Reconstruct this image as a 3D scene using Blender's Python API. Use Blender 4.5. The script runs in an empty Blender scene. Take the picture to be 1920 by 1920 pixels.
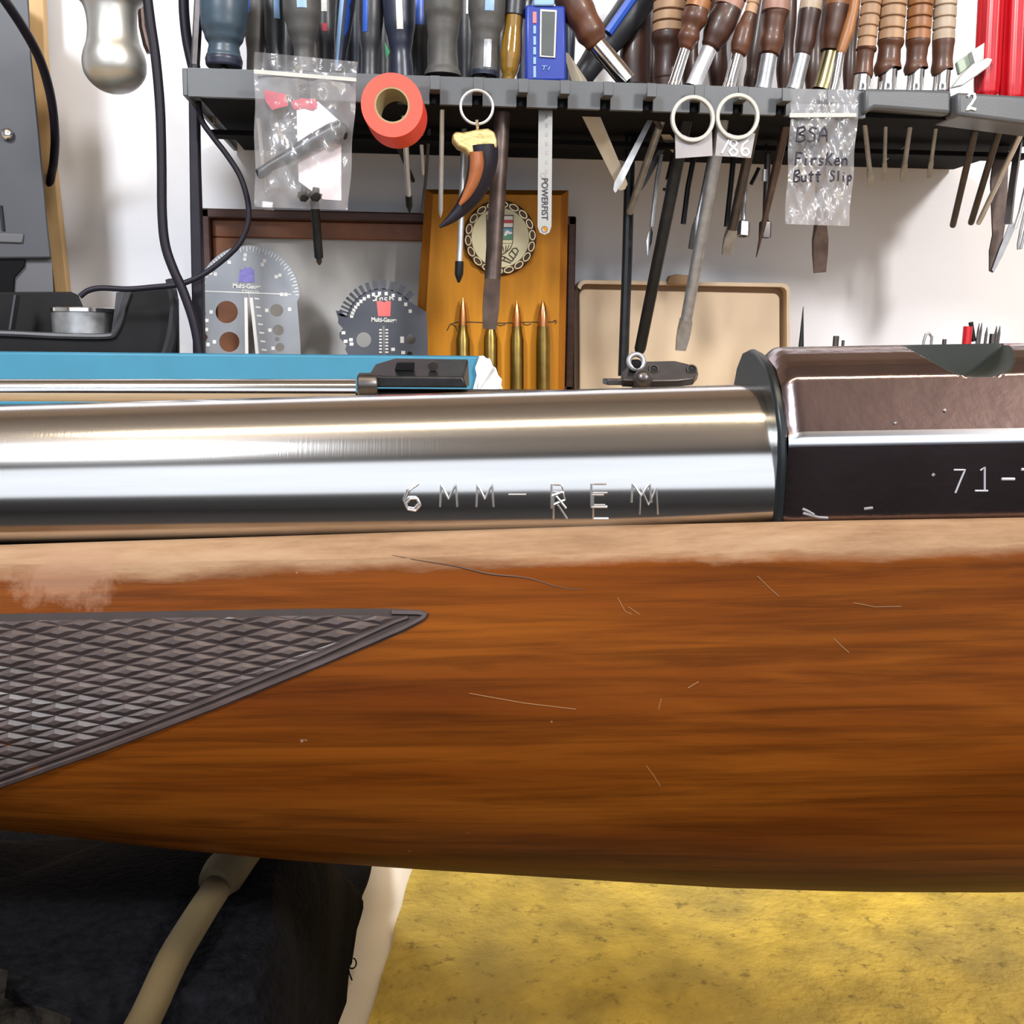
import bpy, bmesh, math, random
from mathutils import Vector, Matrix
from mathutils.bvhtree import BVHTree
random.seed(4)
SC = bpy.context.scene
COL = SC.collection
rad = math.radians
V = Vector

# ------------------------------------------------------------------ camera
F = 1968.0
CAM = V((0, 0, 1.15))
YAW, PITCH, ROLL = rad(5.5), rad(9.0), rad(0.6)
_f = V((math.sin(YAW)*math.cos(PITCH), math.cos(YAW)*math.cos(PITCH), -math.sin(PITCH)))
_r = V((math.cos(YAW), -math.sin(YAW), 0))
_u = _r.cross(_f)
CR = _r*math.cos(ROLL) + _u*math.sin(ROLL)
CU = _u*math.cos(ROLL) - _r*math.sin(ROLL)
CF = _f
cd = bpy.data.cameras.new('camera')
cd.sensor_width = 36; cd.angle = 2*math.atan(960/F); cd.clip_start = 0.01; cd.clip_end = 50
cam = bpy.data.objects.new('camera', cd); COL.objects.link(cam)
cam.matrix_world = Matrix((( CR.x, CU.x, -CF.x, CAM.x), (CR.y, CU.y, -CF.y, CAM.y), (CR.z, CU.z, -CF.z, CAM.z), (0, 0, 0, 1)))
SC.camera = cam

# ------------------------------------------------------------------ world, lights, exposure
w = bpy.data.worlds.new('World'); SC.world = w; w.use_nodes = True
w.node_tree.nodes['Background'].inputs[0].default_value = (0.75, 0.85, 1.0, 1)
w.node_tree.nodes['Background'].inputs[1].default_value = 0.6
SC.view_settings.view_transform = 'Standard'
SC.view_settings.look = 'None'
SC.view_settings.gamma = 1
SC.view_settings.use_curve_mapping = False
SC.view_settings.exposure = 0.0
SC.cycles.max_bounces = 8
SC.cycles.transparent_max_bounces = 12
SC.cycles.caustics_reflective = False
SC.cycles.caustics_refractive = False
SC.cycles.use_denoising = True

def area(name, loc, target, sx, sy, power, col, spread=180):
    l = bpy.data.lights.new(name, 'AREA'); l.shape = 'RECTANGLE'; l.size = sx; l.size_y = sy
    l.energy = power; l.color = col; l.spread = rad(spread)
    o = bpy.data.objects.new(name, l); COL.objects.link(o); o.location = loc
    o.rotation_euler = (V(target)-V(loc)).to_track_quat('-Z', 'Y').to_euler()
    return o
# daylight through the workshop window behind the photographer
area('window_daylight', (-0.05, -1.76, 1.565), (-0.05, 0, 1.565), 3.5, 1.49, 18, (0.90, 0.94, 1.0))
# warm tube lamp on the ceiling, almost straight above the rifle
area('ceiling_tube_lamp', (0.15, 0.02, 2.12), (0.15, 0.02, 0), 1.3, 0.07, 5.5, (1.0, 0.83, 0.58))
area('ceiling_bulb_lamp', (0.33, 0.01, 2.08), (0.33, 0.1, 0), 0.16, 0.10, 2.0, (1.0, 0.80, 0.52))
# two added fill lights, high left and right, to brighten the back wall
area('wall_fill_light', (1.35, -1.15, 2.3), (0.3, 1.06, 1.2), 0.3, 0.3, 50, (1.0, 0.97, 0.95))
area('wall_fill_light', (-0.78, -0.62, 2.3), (-0.15, 1.06, 1.2), 0.3, 0.3, 40, (0.90, 0.94, 1.0))

# ------------------------------------------------------------------ helpers
def ray(x, y):
    return CR*((x-960)/F) + CU*((960-y)/F) + CF
def P(x, y, Y):
    d = ray(x, y); return CAM + d*((Y-CAM.y)/d.y)
def PZ(x, y, z):
    d = ray(x, y); return CAM + d*((z-CAM.z)/d.z)
def hexc(h):
    h = h.lstrip('#'); o = []
    for i in (0, 2, 4):
        c = int(h[i:i+2], 16)/255
        o.append(c/12.92 if c <= .04045 else ((c+.055)/1.055)**2.4)
    return (*o, 1)

def mat(name, col, rough=.5, metal=0., noise=.12, scale=40., bump=0., bscale=200., coat=0., spec=.5, stretch=None, trans=0.):
    m = bpy.data.materials.new(name); m.use_nodes = True
    nt = m.node_tree; b = nt.nodes['Principled BSDF']
    c = hexc(col) if isinstance(col, str) else (*col, 1)
    b.inputs['Roughness'].default_value = rough; b.inputs['Metallic'].default_value = metal
    b.inputs['Specular IOR Level'].default_value = spec
    b.inputs['Coat Weight'].default_value = coat
    b.inputs['Coat Roughness'].default_value = .12
    b.inputs['Transmission Weight'].default_value = trans
    tc = nt.nodes.new('ShaderNodeTexCoord'); mp = nt.nodes.new('ShaderNodeMapping')
    nt.links.new(tc.outputs['Object'], mp.inputs[0])
    if stretch: mp.inputs['Scale'].default_value = stretch
    n = nt.nodes.new('ShaderNodeTexNoise'); n.inputs['Scale'].default_value = scale; n.inputs['Detail'].default_value = 5
    nt.links.new(mp.outputs[0], n.inputs['Vector'])
    r = nt.nodes.new('ShaderNodeValToRGB')
    r.color_ramp.elements[0].position = .3; r.color_ramp.elements[1].position = .7
    r.color_ramp.elements[0].color = (*[x*(1-noise) for x in c[:3]], 1)
    r.color_ramp.elements[1].color = (*[min(1, x*(1+noise)) for x in c[:3]], 1)
    nt.links.new(n.outputs['Fac'], r.inputs[0]); nt.links.new(r.outputs[0], b.inputs['Base Color'])
    if bump:
        n2 = nt.nodes.new('ShaderNodeTexNoise'); n2.inputs['Scale'].default_value = bscale; n2.inputs['Detail'].default_value = 4
        nt.links.new(mp.outputs[0], n2.inputs['Vector'])
        bp = nt.nodes.new('ShaderNodeBump'); bp.inputs['Strength'].default_value = bump; bp.inputs['Distance'].default_value = .002
        nt.links.new(n2.outputs['Fac'], bp.inputs['Height']); nt.links.new(bp.outputs[0], b.inputs['Normal'])
    return m

class MB:
    def __init__(s): s.v = []; s.f = []; s.mi = []
    def face(s, idx, m=0): s.f.append(tuple(idx)); s.mi.append(m)
    def add(s, pts): i = len(s.v); s.v.extend(V(p) for p in pts); return i
    def box(s, a, b, m=0):
        x0, y0, z0 = a; x1, y1, z1 = b
        s.hexa([V((x0,y0,z0)),V((x1,y0,z0)),V((x1,y0,z1)),V((x0,y0,z1))], V((0,y1-y0,0)), m); return s
    def hexa(s, front, off, m=0): return s.prism(front, off, m)
    def prism(s, front, off, m=0, mside=None, taper=None):
        front = [V(p) for p in front]; off = V(off); n = len(front)
        if taper is not None:
            c = sum(front, V())/n; back = [c+(p-c)*taper+off for p in front]
        else: back = [p+off for p in front]
        i = s.add(front); s.add(back)
        nrm = V()
        for k in range(n): nrm += front[k].cross(front[(k+1) % n])
        fl = nrm.dot(off) > 0
        A = list(range(i, i+n)); B = list(range(i+n, i+2*n))
        s.face(A[::-1] if fl else A, m); s.face(B if fl else B[::-1], m if mside is None else mside)
        for k in range(n):
            q = (A[k], A[(k+1) % n], B[(k+1) % n], B[k])
            s.face(q if fl else q[::-1], m if mside is None else mside)
        return s
    def rings(s, rings, m=0, cap=True, closed=True):
        ids = []
        for r in rings: i = s.add(r); ids.append(list(range(i, i+len(r))))
        n = len(ids[0])
        for a, b in zip(ids, ids[1:]):
            for k in range(n if closed else n-1):
                s.face((a[k], a[(k+1) % n], b[(k+1) % n], b[k]), m)
        if cap and closed: s.face(ids[0][::-1], m); s.face(ids[-1], m)
        return s
    def lathe(s, p0, p1, prof, n=24, m=0, flute=None, cap=True):
        """prof: (distance fraction along p0->p1, radius)"""
        p0 = V(p0); p1 = V(p1); d = (p1-p0); dn = d.normalized()
        a = dn.cross(V((0, 1, 0)) if abs(dn.y) < .9 else V((1, 0, 0))).normalized(); b = dn.cross(a)
        rs = []
        for t, r in prof:
            ring = []
            for k in range(n):
                th = 2*math.pi*k/n; rr = r
                if flute: rr = r*(1+flute[1]*math.cos(flute[0]*th))
                ring.append(p0+d*t+a*(rr*math.cos(th))+b*(rr*math.sin(th)))
            rs.append(ring)
        return s.rings(rs, m, cap)
    def tube(s, pts, r, n=8, m=0, cap=True):
        pts = [V(p) for p in pts]; N = len(pts)
        rr = r if isinstance(r, (list, tuple)) else [r]*N
        rs = []; prev = None
        for i, p in enumerate(pts):
            t = (pts[min(i+1, N-1)]-pts[max(i-1, 0)]).normalized()
            if prev is None:
                a = t.cross(V((0, 0, 1)) if abs(t.z) < .9 else V((1, 0, 0))).normalized()
            else:
                a = (prev - t*prev.dot(t)).normalized()
            prev = a; b = t.cross(a)
            rs.append([p+a*(rr[i]*math.cos(2*math.pi*k/n))+b*(rr[i]*math.sin(2*math.pi*k/n)) for k in range(n)])
        return s.rings(rs, m, cap)
    def sphere(s, c, r, m=0, n=16, sc=(1, 1, 1)):
        c = V(c); rs = []
        for j in range(1, n//2):
            ph = math.pi*j/(n//2)
            rs.append([c+V((r*sc[0]*math.sin(ph)*math.cos(2*math.pi*k/n), r*sc[1]*math.sin(ph)*math.sin(2*math.pi*k/n), -r*sc[2]*math.cos(ph))) for k in range(n)])
        return s.rings(rs, m)
    def grid(s, fn, nu, nv, m=0):
        i = s.add([fn(u/nu, v/nv) for v in range(nv+1) for u in range(nu+1)])
        for v in range(nv):
            for u in range(nu):
                a = i+v*(nu+1)+u; s.face((a, a+1, a+nu+2, a+nu+1), m)
        return s
    def torus(s, c, ax1, ax2, R, r, n=40, k=10, m=0, sq=1.0):
        c = V(c); ax1 = V(ax1).normalized(); ax2 = V(ax2).normalized(); nn = ax1.cross(ax2)
        i = len(s.v)
        for a in range(n):
            th = 2*math.pi*a/n; d = ax1*math.cos(th)+ax2*math.sin(th)
            s.add([c+d*(R+r*math.cos(2*math.pi*b/k))+nn*(r*sq*math.sin(2*math.pi*b/k)) for b in range(k)])
        for a in range(n):
            for b in range(k):
                s.face((i+a*k+b, i+((a+1) % n)*k+b, i+((a+1) % n)*k+(b+1) % k, i+a*k+(b+1) % k), m)
        return s
    def annulus(s, c, ax1, ax2, ro, ri, off, n=48, m=0):
        c = V(c); ax1 = V(ax1).normalized(); ax2 = V(ax2).normalized(); off = V(off); i = len(s.v)
        for a in range(n):
            d = ax1*math.cos(2*math.pi*a/n)+ax2*math.sin(2*math.pi*a/n)
            s.add([c+d*ro, c+d*ri, c+d*ri+off, c+d*ro+off])
        for a in range(n):
            p = i+a*4; q = i+((a+1) % n)*4
            for b in range(4): s.face((p+b, q+b, q+(b+1) % 4, p+(b+1) % 4), m)
        return s

def build(name, mb, mats, parent=None, smooth=True, angle=35, loc=None, bevel=0, bseg=2):
    """ONE mesh object; mesh data relative to its parent's (or its own) origin"""
    if not isinstance(mats, (list, tuple)): mats = [mats]
    me = bpy.data.meshes.new(name)
    if parent is not None:
        inv = parent['_m'].inverted() if False else parent.matrix_basis.inverted()
        pp = parent.parent
        while pp is not None:
            inv = inv @ pp.matrix_basis.inverted(); pp = pp.parent
        vs = [inv @ v for v in mb.v]; org = None
    else:
        if loc is None:
            lo = V((min(v.x for v in mb.v), min(v.y for v in mb.v), min(v.z for v in mb.v)))
            hi = V((max(v.x for v in mb.v), max(v.y for v in mb.v), max(v.z for v in mb.v)))
            loc = V(((lo.x+hi.x)/2, (lo.y+hi.y)/2, lo.z))
        org = V(loc); vs = [v-org for v in mb.v]
    me.from_pydata([tuple(v) for v in vs], [], mb.f)
    for m in mats: me.materials.append(m)
    if len(mats) > 1: me.polygons.foreach_set('material_index', mb.mi)
    bm = bmesh.new(); bm.from_mesh(me); bmesh.ops.recalc_face_normals(bm, faces=bm.faces); bm.to_mesh(me); bm.free()
    if smooth:
        me.shade_smooth(); me.set_sharp_from_angle(angle=rad(angle))
    me.update()
    o = bpy.data.objects.new(name, me); COL.objects.link(o)
    if parent is not None: o.parent = parent
    else: o.location = org
    if bevel:
        bv = o.modifiers.new('bevel', 'BEVEL'); bv.width = bevel; bv.segments = bseg; bv.limit_method = 'ANGLE'; bv.angle_limit = rad(40)
    return o
def tag(o, label, cat, group=None, kind=None):
    o['label'] = label; o['category'] = cat
    if group: o['group'] = group
    if kind: o['kind'] = kind
    return o
def thing(name, label, cat, loc, group=None, matrix=None):
    o = bpy.data.objects.new(name, None); COL.objects.link(o); o.empty_display_size = .02
    if matrix is not None: o.matrix_basis = matrix
    else: o.location = V(loc)
    return tag(o, label, cat, group)
def struct(name, mb, m):
    o = build(name, mb, m, smooth=False); o['kind'] = 'structure'; return o

def text(name, body, p, right, up, height, m, parent, ext=.00015, align='CENTER', width=None, bold=0.):
    """printed letters: flat text standing in the plane right/up at p"""
    c = bpy.data.curves.new(name, 'FONT'); c.body = body; c.size = 1; c.align_x = align; c.align_y = 'CENTER'; c.extrude = 0; c.offset = bold
    o = bpy.data.objects.new(name, c); COL.objects.link(o)
    bpy.context.view_layer.update()
    h = height/0.73
    wd = o.dimensions.x
    sx = (width/wd) if width and wd > 0 else h
    right = V(right).normalized(); up = V(up).normalized(); n = right.cross(up)
    M = Matrix(((right.x*sx, up.x*h, n.x*h, p[0]), (right.y*sx, up.y*h, n.y*h, p[1]), (right.z*sx, up.z*h, n.z*h, p[2]), (0, 0, 0, 1)))
    dg = bpy.context.evaluated_depsgraph_get()
    me = bpy.data.meshes.new_from_object(o.evaluated_get(dg))
    inv = Matrix.Identity(4); pp = parent; 
    chain = Matrix.Identity(4)
    while pp is not None: chain = pp.matrix_basis @ chain; pp = pp.parent
    me.transform(chain.inverted() @ M)
    me.materials.clear(); me.materials.append(m)
    o2 = bpy.data.objects.new(name, me); COL.objects.link(o2); o2.parent = parent
    bpy.data.objects.remove(o)
    return o2

STROKE = {
 '1': [[(.15,0),(.45,1)]], 'I': [[(.3,0),(.3,1)]], '-': [[(.05,.5),(.55,.5)]],
 '8': [[(.3,.52),(.08,.72),(.2,.97),(.42,.97),(.52,.75),(.3,.52),(.06,.25),(.2,.02),(.42,.02),(.55,.25),(.3,.52)]],
 '6': [[(.5,1),(.2,.75),(.07,.35),(.17,.05),(.4,0),(.56,.2),(.46,.45),(.25,.45),(.1,.25)]],
 '2': [[(.08,.8),(.22,1),(.45,.95),(.5,.72),(.32,.4),(.05,.02),(.3,.1),(.58,.02)]],
 '7': [[(.05,.98),(.55,.98),(.4,.55),(.22,0)]],
 'i1': [[(.12,.85),(.3,1),(.3,0)],[(.05,0),(.55,0)]],
 'B': [[(.08,0),(.08,1)],[(.08,.9),(.4,1),(.5,.78),(.12,.52),(.5,.4),(.52,.12),(.3,0),(.06,.04)]],
 'S': [[(.52,.9),(.25,.98),(.1,.75),(.45,.48),(.48,.15),(.2,.02),(.05,.12)]],
 'A': [[(.05,0),(.12,.6),(.3,1),(.48,.7),(.55,0)],[(.1,.42),(.55,.42)]],
 'F': [[(.1,0),(.12,1)],[(.08,1),(.55,.95)],[(.1,.55),(.45,.55)]],
 'i': [[(.3,0),(.3,.55)],[(.3,.75),(.32,.8)]],
 'r': [[(.15,0),(.15,.55)],[(.15,.4),(.3,.55),(.5,.5)]],
 's': [[(.45,.5),(.2,.55),(.15,.38),(.42,.22),(.38,.03),(.1,.05)]],
 'K': [[(.1,0),(.12,1)],[(.5,.95),(.14,.42),(.55,.02)]],
 'e': [[(.12,.3),(.48,.32),(.4,.55),(.2,.52),(.1,.25),(.25,.02),(.5,.1)]],
 'n': [[(.12,0),(.12,.52)],[(.12,.4),(.3,.55),(.45,.42),(.47,0)]],
 'u': [[(.1,.55),(.12,.12),(.28,.02),(.45,.15),(.46,.55)],[(.46,.2),(.5,0)]],
 't': [[(.3,.9),(.28,.08),(.42,.02)],[(.1,.62),(.52,.62)]],
 'l': [[(.3,1),(.3,0)]],
 'p': [[(.15,.55),(.15,-.4)],[(.15,.45),(.35,.56),(.5,.35),(.35,.05),(.15,.12)]],
 'M': [[(.05,0),(.08,1),(.3,.35),(.52,1),(.56,0)]],
 'R': [[(.1,0),(.1,1),(.42,.98),(.48,.7),(.1,.52)],[(.25,.5),(.55,0)]],
 'E': [[(.52,1),(.1,1),(.1,0),(.55,0)],[(.1,.52),(.45,.52)]],
 'o': [[(.3,.55),(.1,.4),(.14,.08),(.34,.02),(.5,.25),(.42,.5),(.3,.55)]],
 ' ': [],
}
def strokes(txt, x, y, w, h, pitch, slant=0.):
    """pixel polylines for hand-drawn characters; (x,y) bottom-left in the photo frame"""
    out = []
    for k, ch in enumerate(txt):
        for pl in STROKE[ch]:
            pts = []
            for a, b in pl: pts.append((x+k*pitch+a/.6*w+slant*b*h, y-b*h))
            dense = []
            for (x0, y0), (x1, y1) in zip(pts, pts[1:]):
                n = max(2, int(math.hypot(x1-x0, y1-y0)/3))
                for q in range(n): dense.append((x0+(x1-x0)*q/n, y0+(y1-y0)*q/n))
            dense.append(pts[-1]); out.append(dense)
    return out
def pxr(r, Y): return r*Y/F*1.0

# ------------------------------------------------------------------ materials
def glassy_film():
    m = bpy.data.materials.new('clear_film'); m.use_nodes = True; nt = m.node_tree
    for n in list(nt.nodes):
        if n.type != 'OUTPUT_MATERIAL': nt.nodes.remove(n)
    out = nt.nodes['Material Output']
    tr = nt.nodes.new('ShaderNodeBsdfTransparent'); tr.inputs[0].default_value = (.97, .97, .98, 1)
    gl = nt.nodes.new('ShaderNodeBsdfGlossy'); gl.inputs['Roughness'].default_value = .24
    df = nt.nodes.new('ShaderNodeBsdfDiffuse'); df.inputs[0].default_value = (.75, .75, .78, 1)
    tc = nt.nodes.new('ShaderNodeTexCoord'); n = nt.nodes.new('ShaderNodeTexNoise'); n.inputs['Scale'].default_value = 55; n.inputs['Detail'].default_value = 3; n.inputs['Distortion'].default_value = 1.2
    nt.links.new(tc.outputs['Object'], n.inputs['Vector'])
    bp = nt.nodes.new('ShaderNodeBump'); bp.inputs['Strength'].default_value = .32; bp.inputs['Distance'].default_value = .006
    nt.links.new(n.outputs['Fac'], bp.inputs['Height'])
    nt.links.new(bp.outputs[0], gl.inputs['Normal'])
    a = nt.nodes.new('ShaderNodeMixShader'); a.inputs[0].default_value = .28
    nt.links.new(df.outputs[0], a.inputs[1]); nt.links.new(gl.outputs[0], a.inputs[2])
    b = nt.nodes.new('ShaderNodeMixShader'); b.inputs[0].default_value = .17
    nt.links.new(tr.outputs[0], b.inputs[1]); nt.links.new(a.outputs[0], b.inputs[2])
    nt.links.new(b.outputs[0], out.inputs[0]); return m
M = {}
M['film'] = glassy_film()
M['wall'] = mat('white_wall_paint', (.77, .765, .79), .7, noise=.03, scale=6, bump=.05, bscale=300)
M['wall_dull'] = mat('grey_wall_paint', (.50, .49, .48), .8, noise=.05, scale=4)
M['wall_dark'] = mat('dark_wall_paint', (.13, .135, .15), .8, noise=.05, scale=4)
M['panel'] = mat('brown_reflection_board', (.15, .095, .055), .6, noise=.2, scale=12, stretch=(4, 4, .4))
M['ceil'] = mat('ceiling_paint', (.30, .24, .185), .9, noise=.05, scale=4)
M['floor'] = mat('concrete', (.05, .048, .047), .8, noise=.2, scale=8)
M['bench'] = mat('white_bench_laminate', (.66, .60, .52), .45, noise=.05, scale=20)
M['ply'] = mat('plywood', (.45, .32, .18), .6, noise=.15, scale=30, stretch=(1, 8, 8))
M['rack'] = mat('grey_black_plastic', (.082, .088, .096), .42, noise=.12, scale=25, bump=.04, bscale=900)
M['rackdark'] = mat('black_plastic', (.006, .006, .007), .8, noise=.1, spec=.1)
M['black'] = mat('black_rubber', (.011, .009, .016), .5, noise=.15, spec=.25)
M['blackgrip'] = mat('black_grip_rubber', (.022, .023, .027), .38, noise=.25, scale=60, bump=.05)
M['dustgrip'] = mat('dusty_black_grip', (.060, .058, .054), .55, noise=.3, scale=60, bump=.08)
M['bluegrey'] = mat('blue_grey_grip', (.035, .060, .085), .38, noise=.25, scale=50)
M['navy'] = mat('navy_grip', (.018, .022, .040), .35, noise=.2)
M['blue'] = mat('bright_blue_plastic', (.02, .08, .42), .35, noise=.1)
M['paleblue'] = mat('pale_blue_inlay', (.22, .36, .58), .4, noise=.1)
M['whitelabel'] = mat('white_label_strip', (.55, .55, .52), .5, noise=.15, scale=300)
M['amber'] = mat('amber_plastic', (.20, .11, .015), .12, noise=.35, scale=50, stretch=(6, 6, .4), coat=.6)
M['steel'] = mat('bright_steel', (.70, .70, .72), .30, .7, noise=.1, scale=90)
M['chrome'] = mat('chrome_ferrule', (.75, .74, .73), .14, 1, noise=.08)
M['dullsteel'] = mat('dull_steel', (.33, .34, .355), .40, .7, noise=.2, scale=120)
M['darksteel'] = mat('dark_steel', (.10, .09, .088), .36, .9, noise=.25, scale=80)
M['brownsteel'] = mat('brown_tool_steel', (.115, .085, .075), .42, .8, noise=.3, scale=90)
M['blacksteel'] = mat('black_oxide_steel', (.020, .021, .023), .36, .6, noise=.3, scale=90, bump=.05)
M['brass'] = mat('brass', (.27, .18, .05), .30, 1, noise=.2, scale=100)
M['copper'] = mat('copper_jacket', (.55, .23, .09), .25, 1, noise=.12)
M['brassf'] = mat('dull_brass_ferrule', (.30, .25, .12), .3, 1, noise=.2)
M['walnut'] = mat('dark_walnut', (.040, .014, .008), .46, noise=.5, scale=80, stretch=(1, 1, .3), coat=.1)
M['walnut2'] = mat('red_brown_walnut', (.085, .028, .011), .46, noise=.55, scale=80, stretch=(1, 1, .3), coat=.1)
M['orangewood'] = mat('orange_wood', (.27, .11, .035), .45, noise=.4, scale=60, stretch=(1, 1, .2))
M['palewood'] = mat('pale_turned_wood', (.36, .22, .125), .55, noise=.35, scale=70, stretch=(1, 1, .2))
M['pinkwood'] = mat('pinkish_wood', (.30, .16, .12), .5, noise=.2, scale=70)
M['greywood'] = mat('grey_pale_wood', (.38, .30, .22), .5, noise=.2, scale=70)
M['red'] = mat('red_plastic', (.46, .005, .012), .3, noise=.12, scale=30, coat=.3)
M['tape'] = mat('red_orange_tape', (.85, .075, .045), .4, noise=.05)
M['core'] = mat('cardboard_core', (.30, .24, .12), .7, noise=.1)
M['white'] = mat('white_plastic', (.52, .52, .50), .4, noise=.05)
M['paper'] = mat('torn_white_paper', (.60, .60, .63), .7, noise=.15, scale=120, bump=.7, bscale=120)
M['palegreen'] = mat('pale_green_plastic', (.35, .42, .33), .5, noise=.15)
M['green'] = mat('green_plastic', (.05, .32, .14), .4, noise=.1)
M['bluebox'] = mat('blue_cardboard', (.030, .185, .30), .5, noise=.06, scale=30)
M['plaque'] = mat('varnished_orange_wood', (.46, .185, .009), .5, noise=.14, scale=25, stretch=(4, 4, .5), spec=.2)
M['plaque_edge'] = mat('plaque_edge_wood', (.36, .125, .007), .5, noise=.16, scale=25, stretch=(4, 4, .5), spec=.2)
M['cream'] = mat('cream_enamel', (.62, .57, .36), .35, noise=.05)
M['darkbronze'] = mat('dark_bronze', (.060, .030, .018), .4, .5, noise=.2)
M['gilt'] = mat('gilt_relief', (.80, .66, .38), .3, .6, noise=.1)
M['ink'] = mat('brown_ink', (.06, .04, .02), .6, noise=.05)
M['crestred'] = mat('crest_red', (.55, .03, .03), .4, noise=.05)
M['crestblue'] = mat('crest_blue', (.10, .28, .42), .4, noise=.05)
M['crestgreen'] = mat('crest_green', (.07, .22, .13), .4, noise=.05)
M['framewood'] = mat('dark_brown_frame_wood', (.070, .026, .017), .5, noise=.3, scale=50, stretch=(.3, 4, 4))
M['framewood2'] = mat('orange_brown_inner_wood', (.22, .075, .025), .5, noise=.35, scale=40)
M['boardpale'] = mat('pale_backing_board', (.56, .54, .51), .6, noise=.12, scale=14)
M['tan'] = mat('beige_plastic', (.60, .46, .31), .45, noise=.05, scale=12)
M['tanedge'] = mat('lid_shadow_latch_brown', (.26, .15, .065), .5, noise=.12)  # brown paints the shadow under the lid rim; also colours the latch
M['alu'] = mat('brushed_aluminium', (.30, .31, .33), .42, .55, noise=.08, scale=30)
M['gaugeblack'] = mat('dark_anodised_plate', (.085, .09, .11), .42, .3, noise=.1)
M['print'] = mat('white_print', (.78, .77, .74), .6, noise=.04)
M['violet'] = mat('violet_print', (.22, .19, .52), .5, noise=.15, scale=300)
M['pinkprint'] = mat('red_print', (.80, .16, .16), .5, noise=.08)
M['cab'] = mat('grey_painted_steel', (.048, .050, .060), .42, noise=.12, scale=8)
M['cab2'] = mat('light_grey_painted_steel', (.085, .085, .093), .5, noise=.08, scale=8)
M['batten'] = mat('raw_pine', (.60, .38, .17), .6, noise=.1, scale=20, stretch=(6, 6, .4))
M['pearl'] = mat('satin_nickel', (.50, .49, .46), .40, .9, noise=.06)
M['traybl'] = mat('black_tray_plastic', (.008, .0075, .008), .5, noise=.2, spec=.2)
M['traygrey'] = mat('worn_grey_tray_edge', (.035, .035, .04), .45, noise=.2)
M['claw_o'] = mat('horn_orange', (.27, .085, .025), .35, noise=.25, scale=60, coat=.3)
M['gold'] = mat('crumpled_gold_cap', (.60, .44, .19), .4, .7, noise=.15, bump=.5, bscale=220)
M['rulesteel'] = mat('satin_rule_steel', (.33, .325, .31), .4, .6, noise=.06)
M['feeler'] = mat('pale_tan_blade', (.48, .41, .31), .35, .5, noise=.08)
M['tagwhite'] = mat('white_enamel_ring', (.42, .42, .39), .4, noise=.06)
M['taggrey'] = mat('grey_steel_tag', (.28, .265, .27), .5, .2, noise=.1, scale=60)
M['marker'] = mat('black_marker_ink', (.02, .018, .03), .6, noise=.05)
M['whitepaint'] = mat('white_paint_marker', (.85, .87, .9), .6, noise=.03)
M['screen'] = mat('dead_lcd', (.075, .085, .085), .3, noise=.1)
M['devblue'] = mat('blue_meter_plastic', (.012, .036, .27), .35, noise=.08)
M['redprint2'] = mat('red_bag_print', (.42, .02, .05), .6, noise=.2, scale=200)
M['palepaper'] = mat('pale_paper_insert', (.70, .62, .64), .7, noise=.1, scale=60)
M['cloth'] = mat('black_cloth', (.0035, .0035, .0045), .95, noise=.5, scale=500, bump=.6, bscale=900, spec=.04)
M['knit'] = mat('brown_knit', (.009, .0075, .006), .95, noise=.4, scale=400, bump=.8, bscale=500, spec=.05)
M['cord'] = mat('tan_webbing', (.050, .032, .008), .9, noise=.12, scale=90)
M['cord2'] = mat('pale_tan_sleeve', (.055, .038, .014), .85, noise=.12, scale=90)

def mat_mat():
    m = mat('worn_yellow_rubber', (.40, .28, .045), .75, noise=.30, scale=70, bump=.6, bscale=350, spec=.2)
    nt = m.node_tree; b = nt.nodes['Principled BSDF']
    lk = b.inputs['Base Color'].links[0]; src = lk.from_socket
    tc = nt.nodes.new('ShaderNodeTexCoord')
    n = nt.nodes.new('ShaderNodeTexNoise'); n.inputs['Scale'].default_value = 190; n.inputs['Detail'].default_value = 6; n.inputs['Roughness'].default_value = .7
    nt.links.new(tc.outputs['Object'], n.inputs['Vector'])
    r = nt.nodes.new('ShaderNodeValToRGB'); r.color_ramp.elements[0].position = .57; r.color_ramp.elements[1].position = .68
    nt.links.new(n.outputs['Fac'], r.inputs[0])
    n2 = nt.nodes.new('ShaderNodeTexNoise'); n2.inputs['Scale'].default_value = 14; n2.inputs['Detail'].default_value = 4
    nt.links.new(tc.outputs['Object'], n2.inputs['Vector'])
    r2 = nt.nodes.new('ShaderNodeValToRGB'); r2.color_ramp.elements[0].position = .35; r2.color_ramp.elements[1].position = .7
    r2.color_ramp.elements[0].color = (0, 0, 0, 1); r2.color_ramp.elements[1].color = (.6, .6, .6, 1)
    nt.links.new(n2.outputs['Fac'], r2.inputs[0])
    mx = nt.nodes.new('ShaderNodeMixRGB'); mx.inputs[2].default_value = (.22, .175, .07, 1)
    nt.links.new(r2.outputs[0], mx.inputs[0]); nt.links.new(src, mx.inputs[1])
    mx2 = nt.nodes.new('ShaderNodeMixRGB'); mx2.inputs[2].default_value = (.10, .07, .025, 1)
    ms = nt.nodes.new('ShaderNodeMath'); ms.operation = 'MULTIPLY'; ms.inputs[1].default_value = .75
    nt.links.new(r.outputs[0], ms.inputs[0]); nt.links.new(ms.outputs[0], mx2.inputs[0])
    nt.links.new(mx.outputs[0], mx2.inputs[1]); nt.links.new(mx2.outputs[0], b.inputs['Base Color'])
    return m
M['mat'] = mat_mat()

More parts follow.
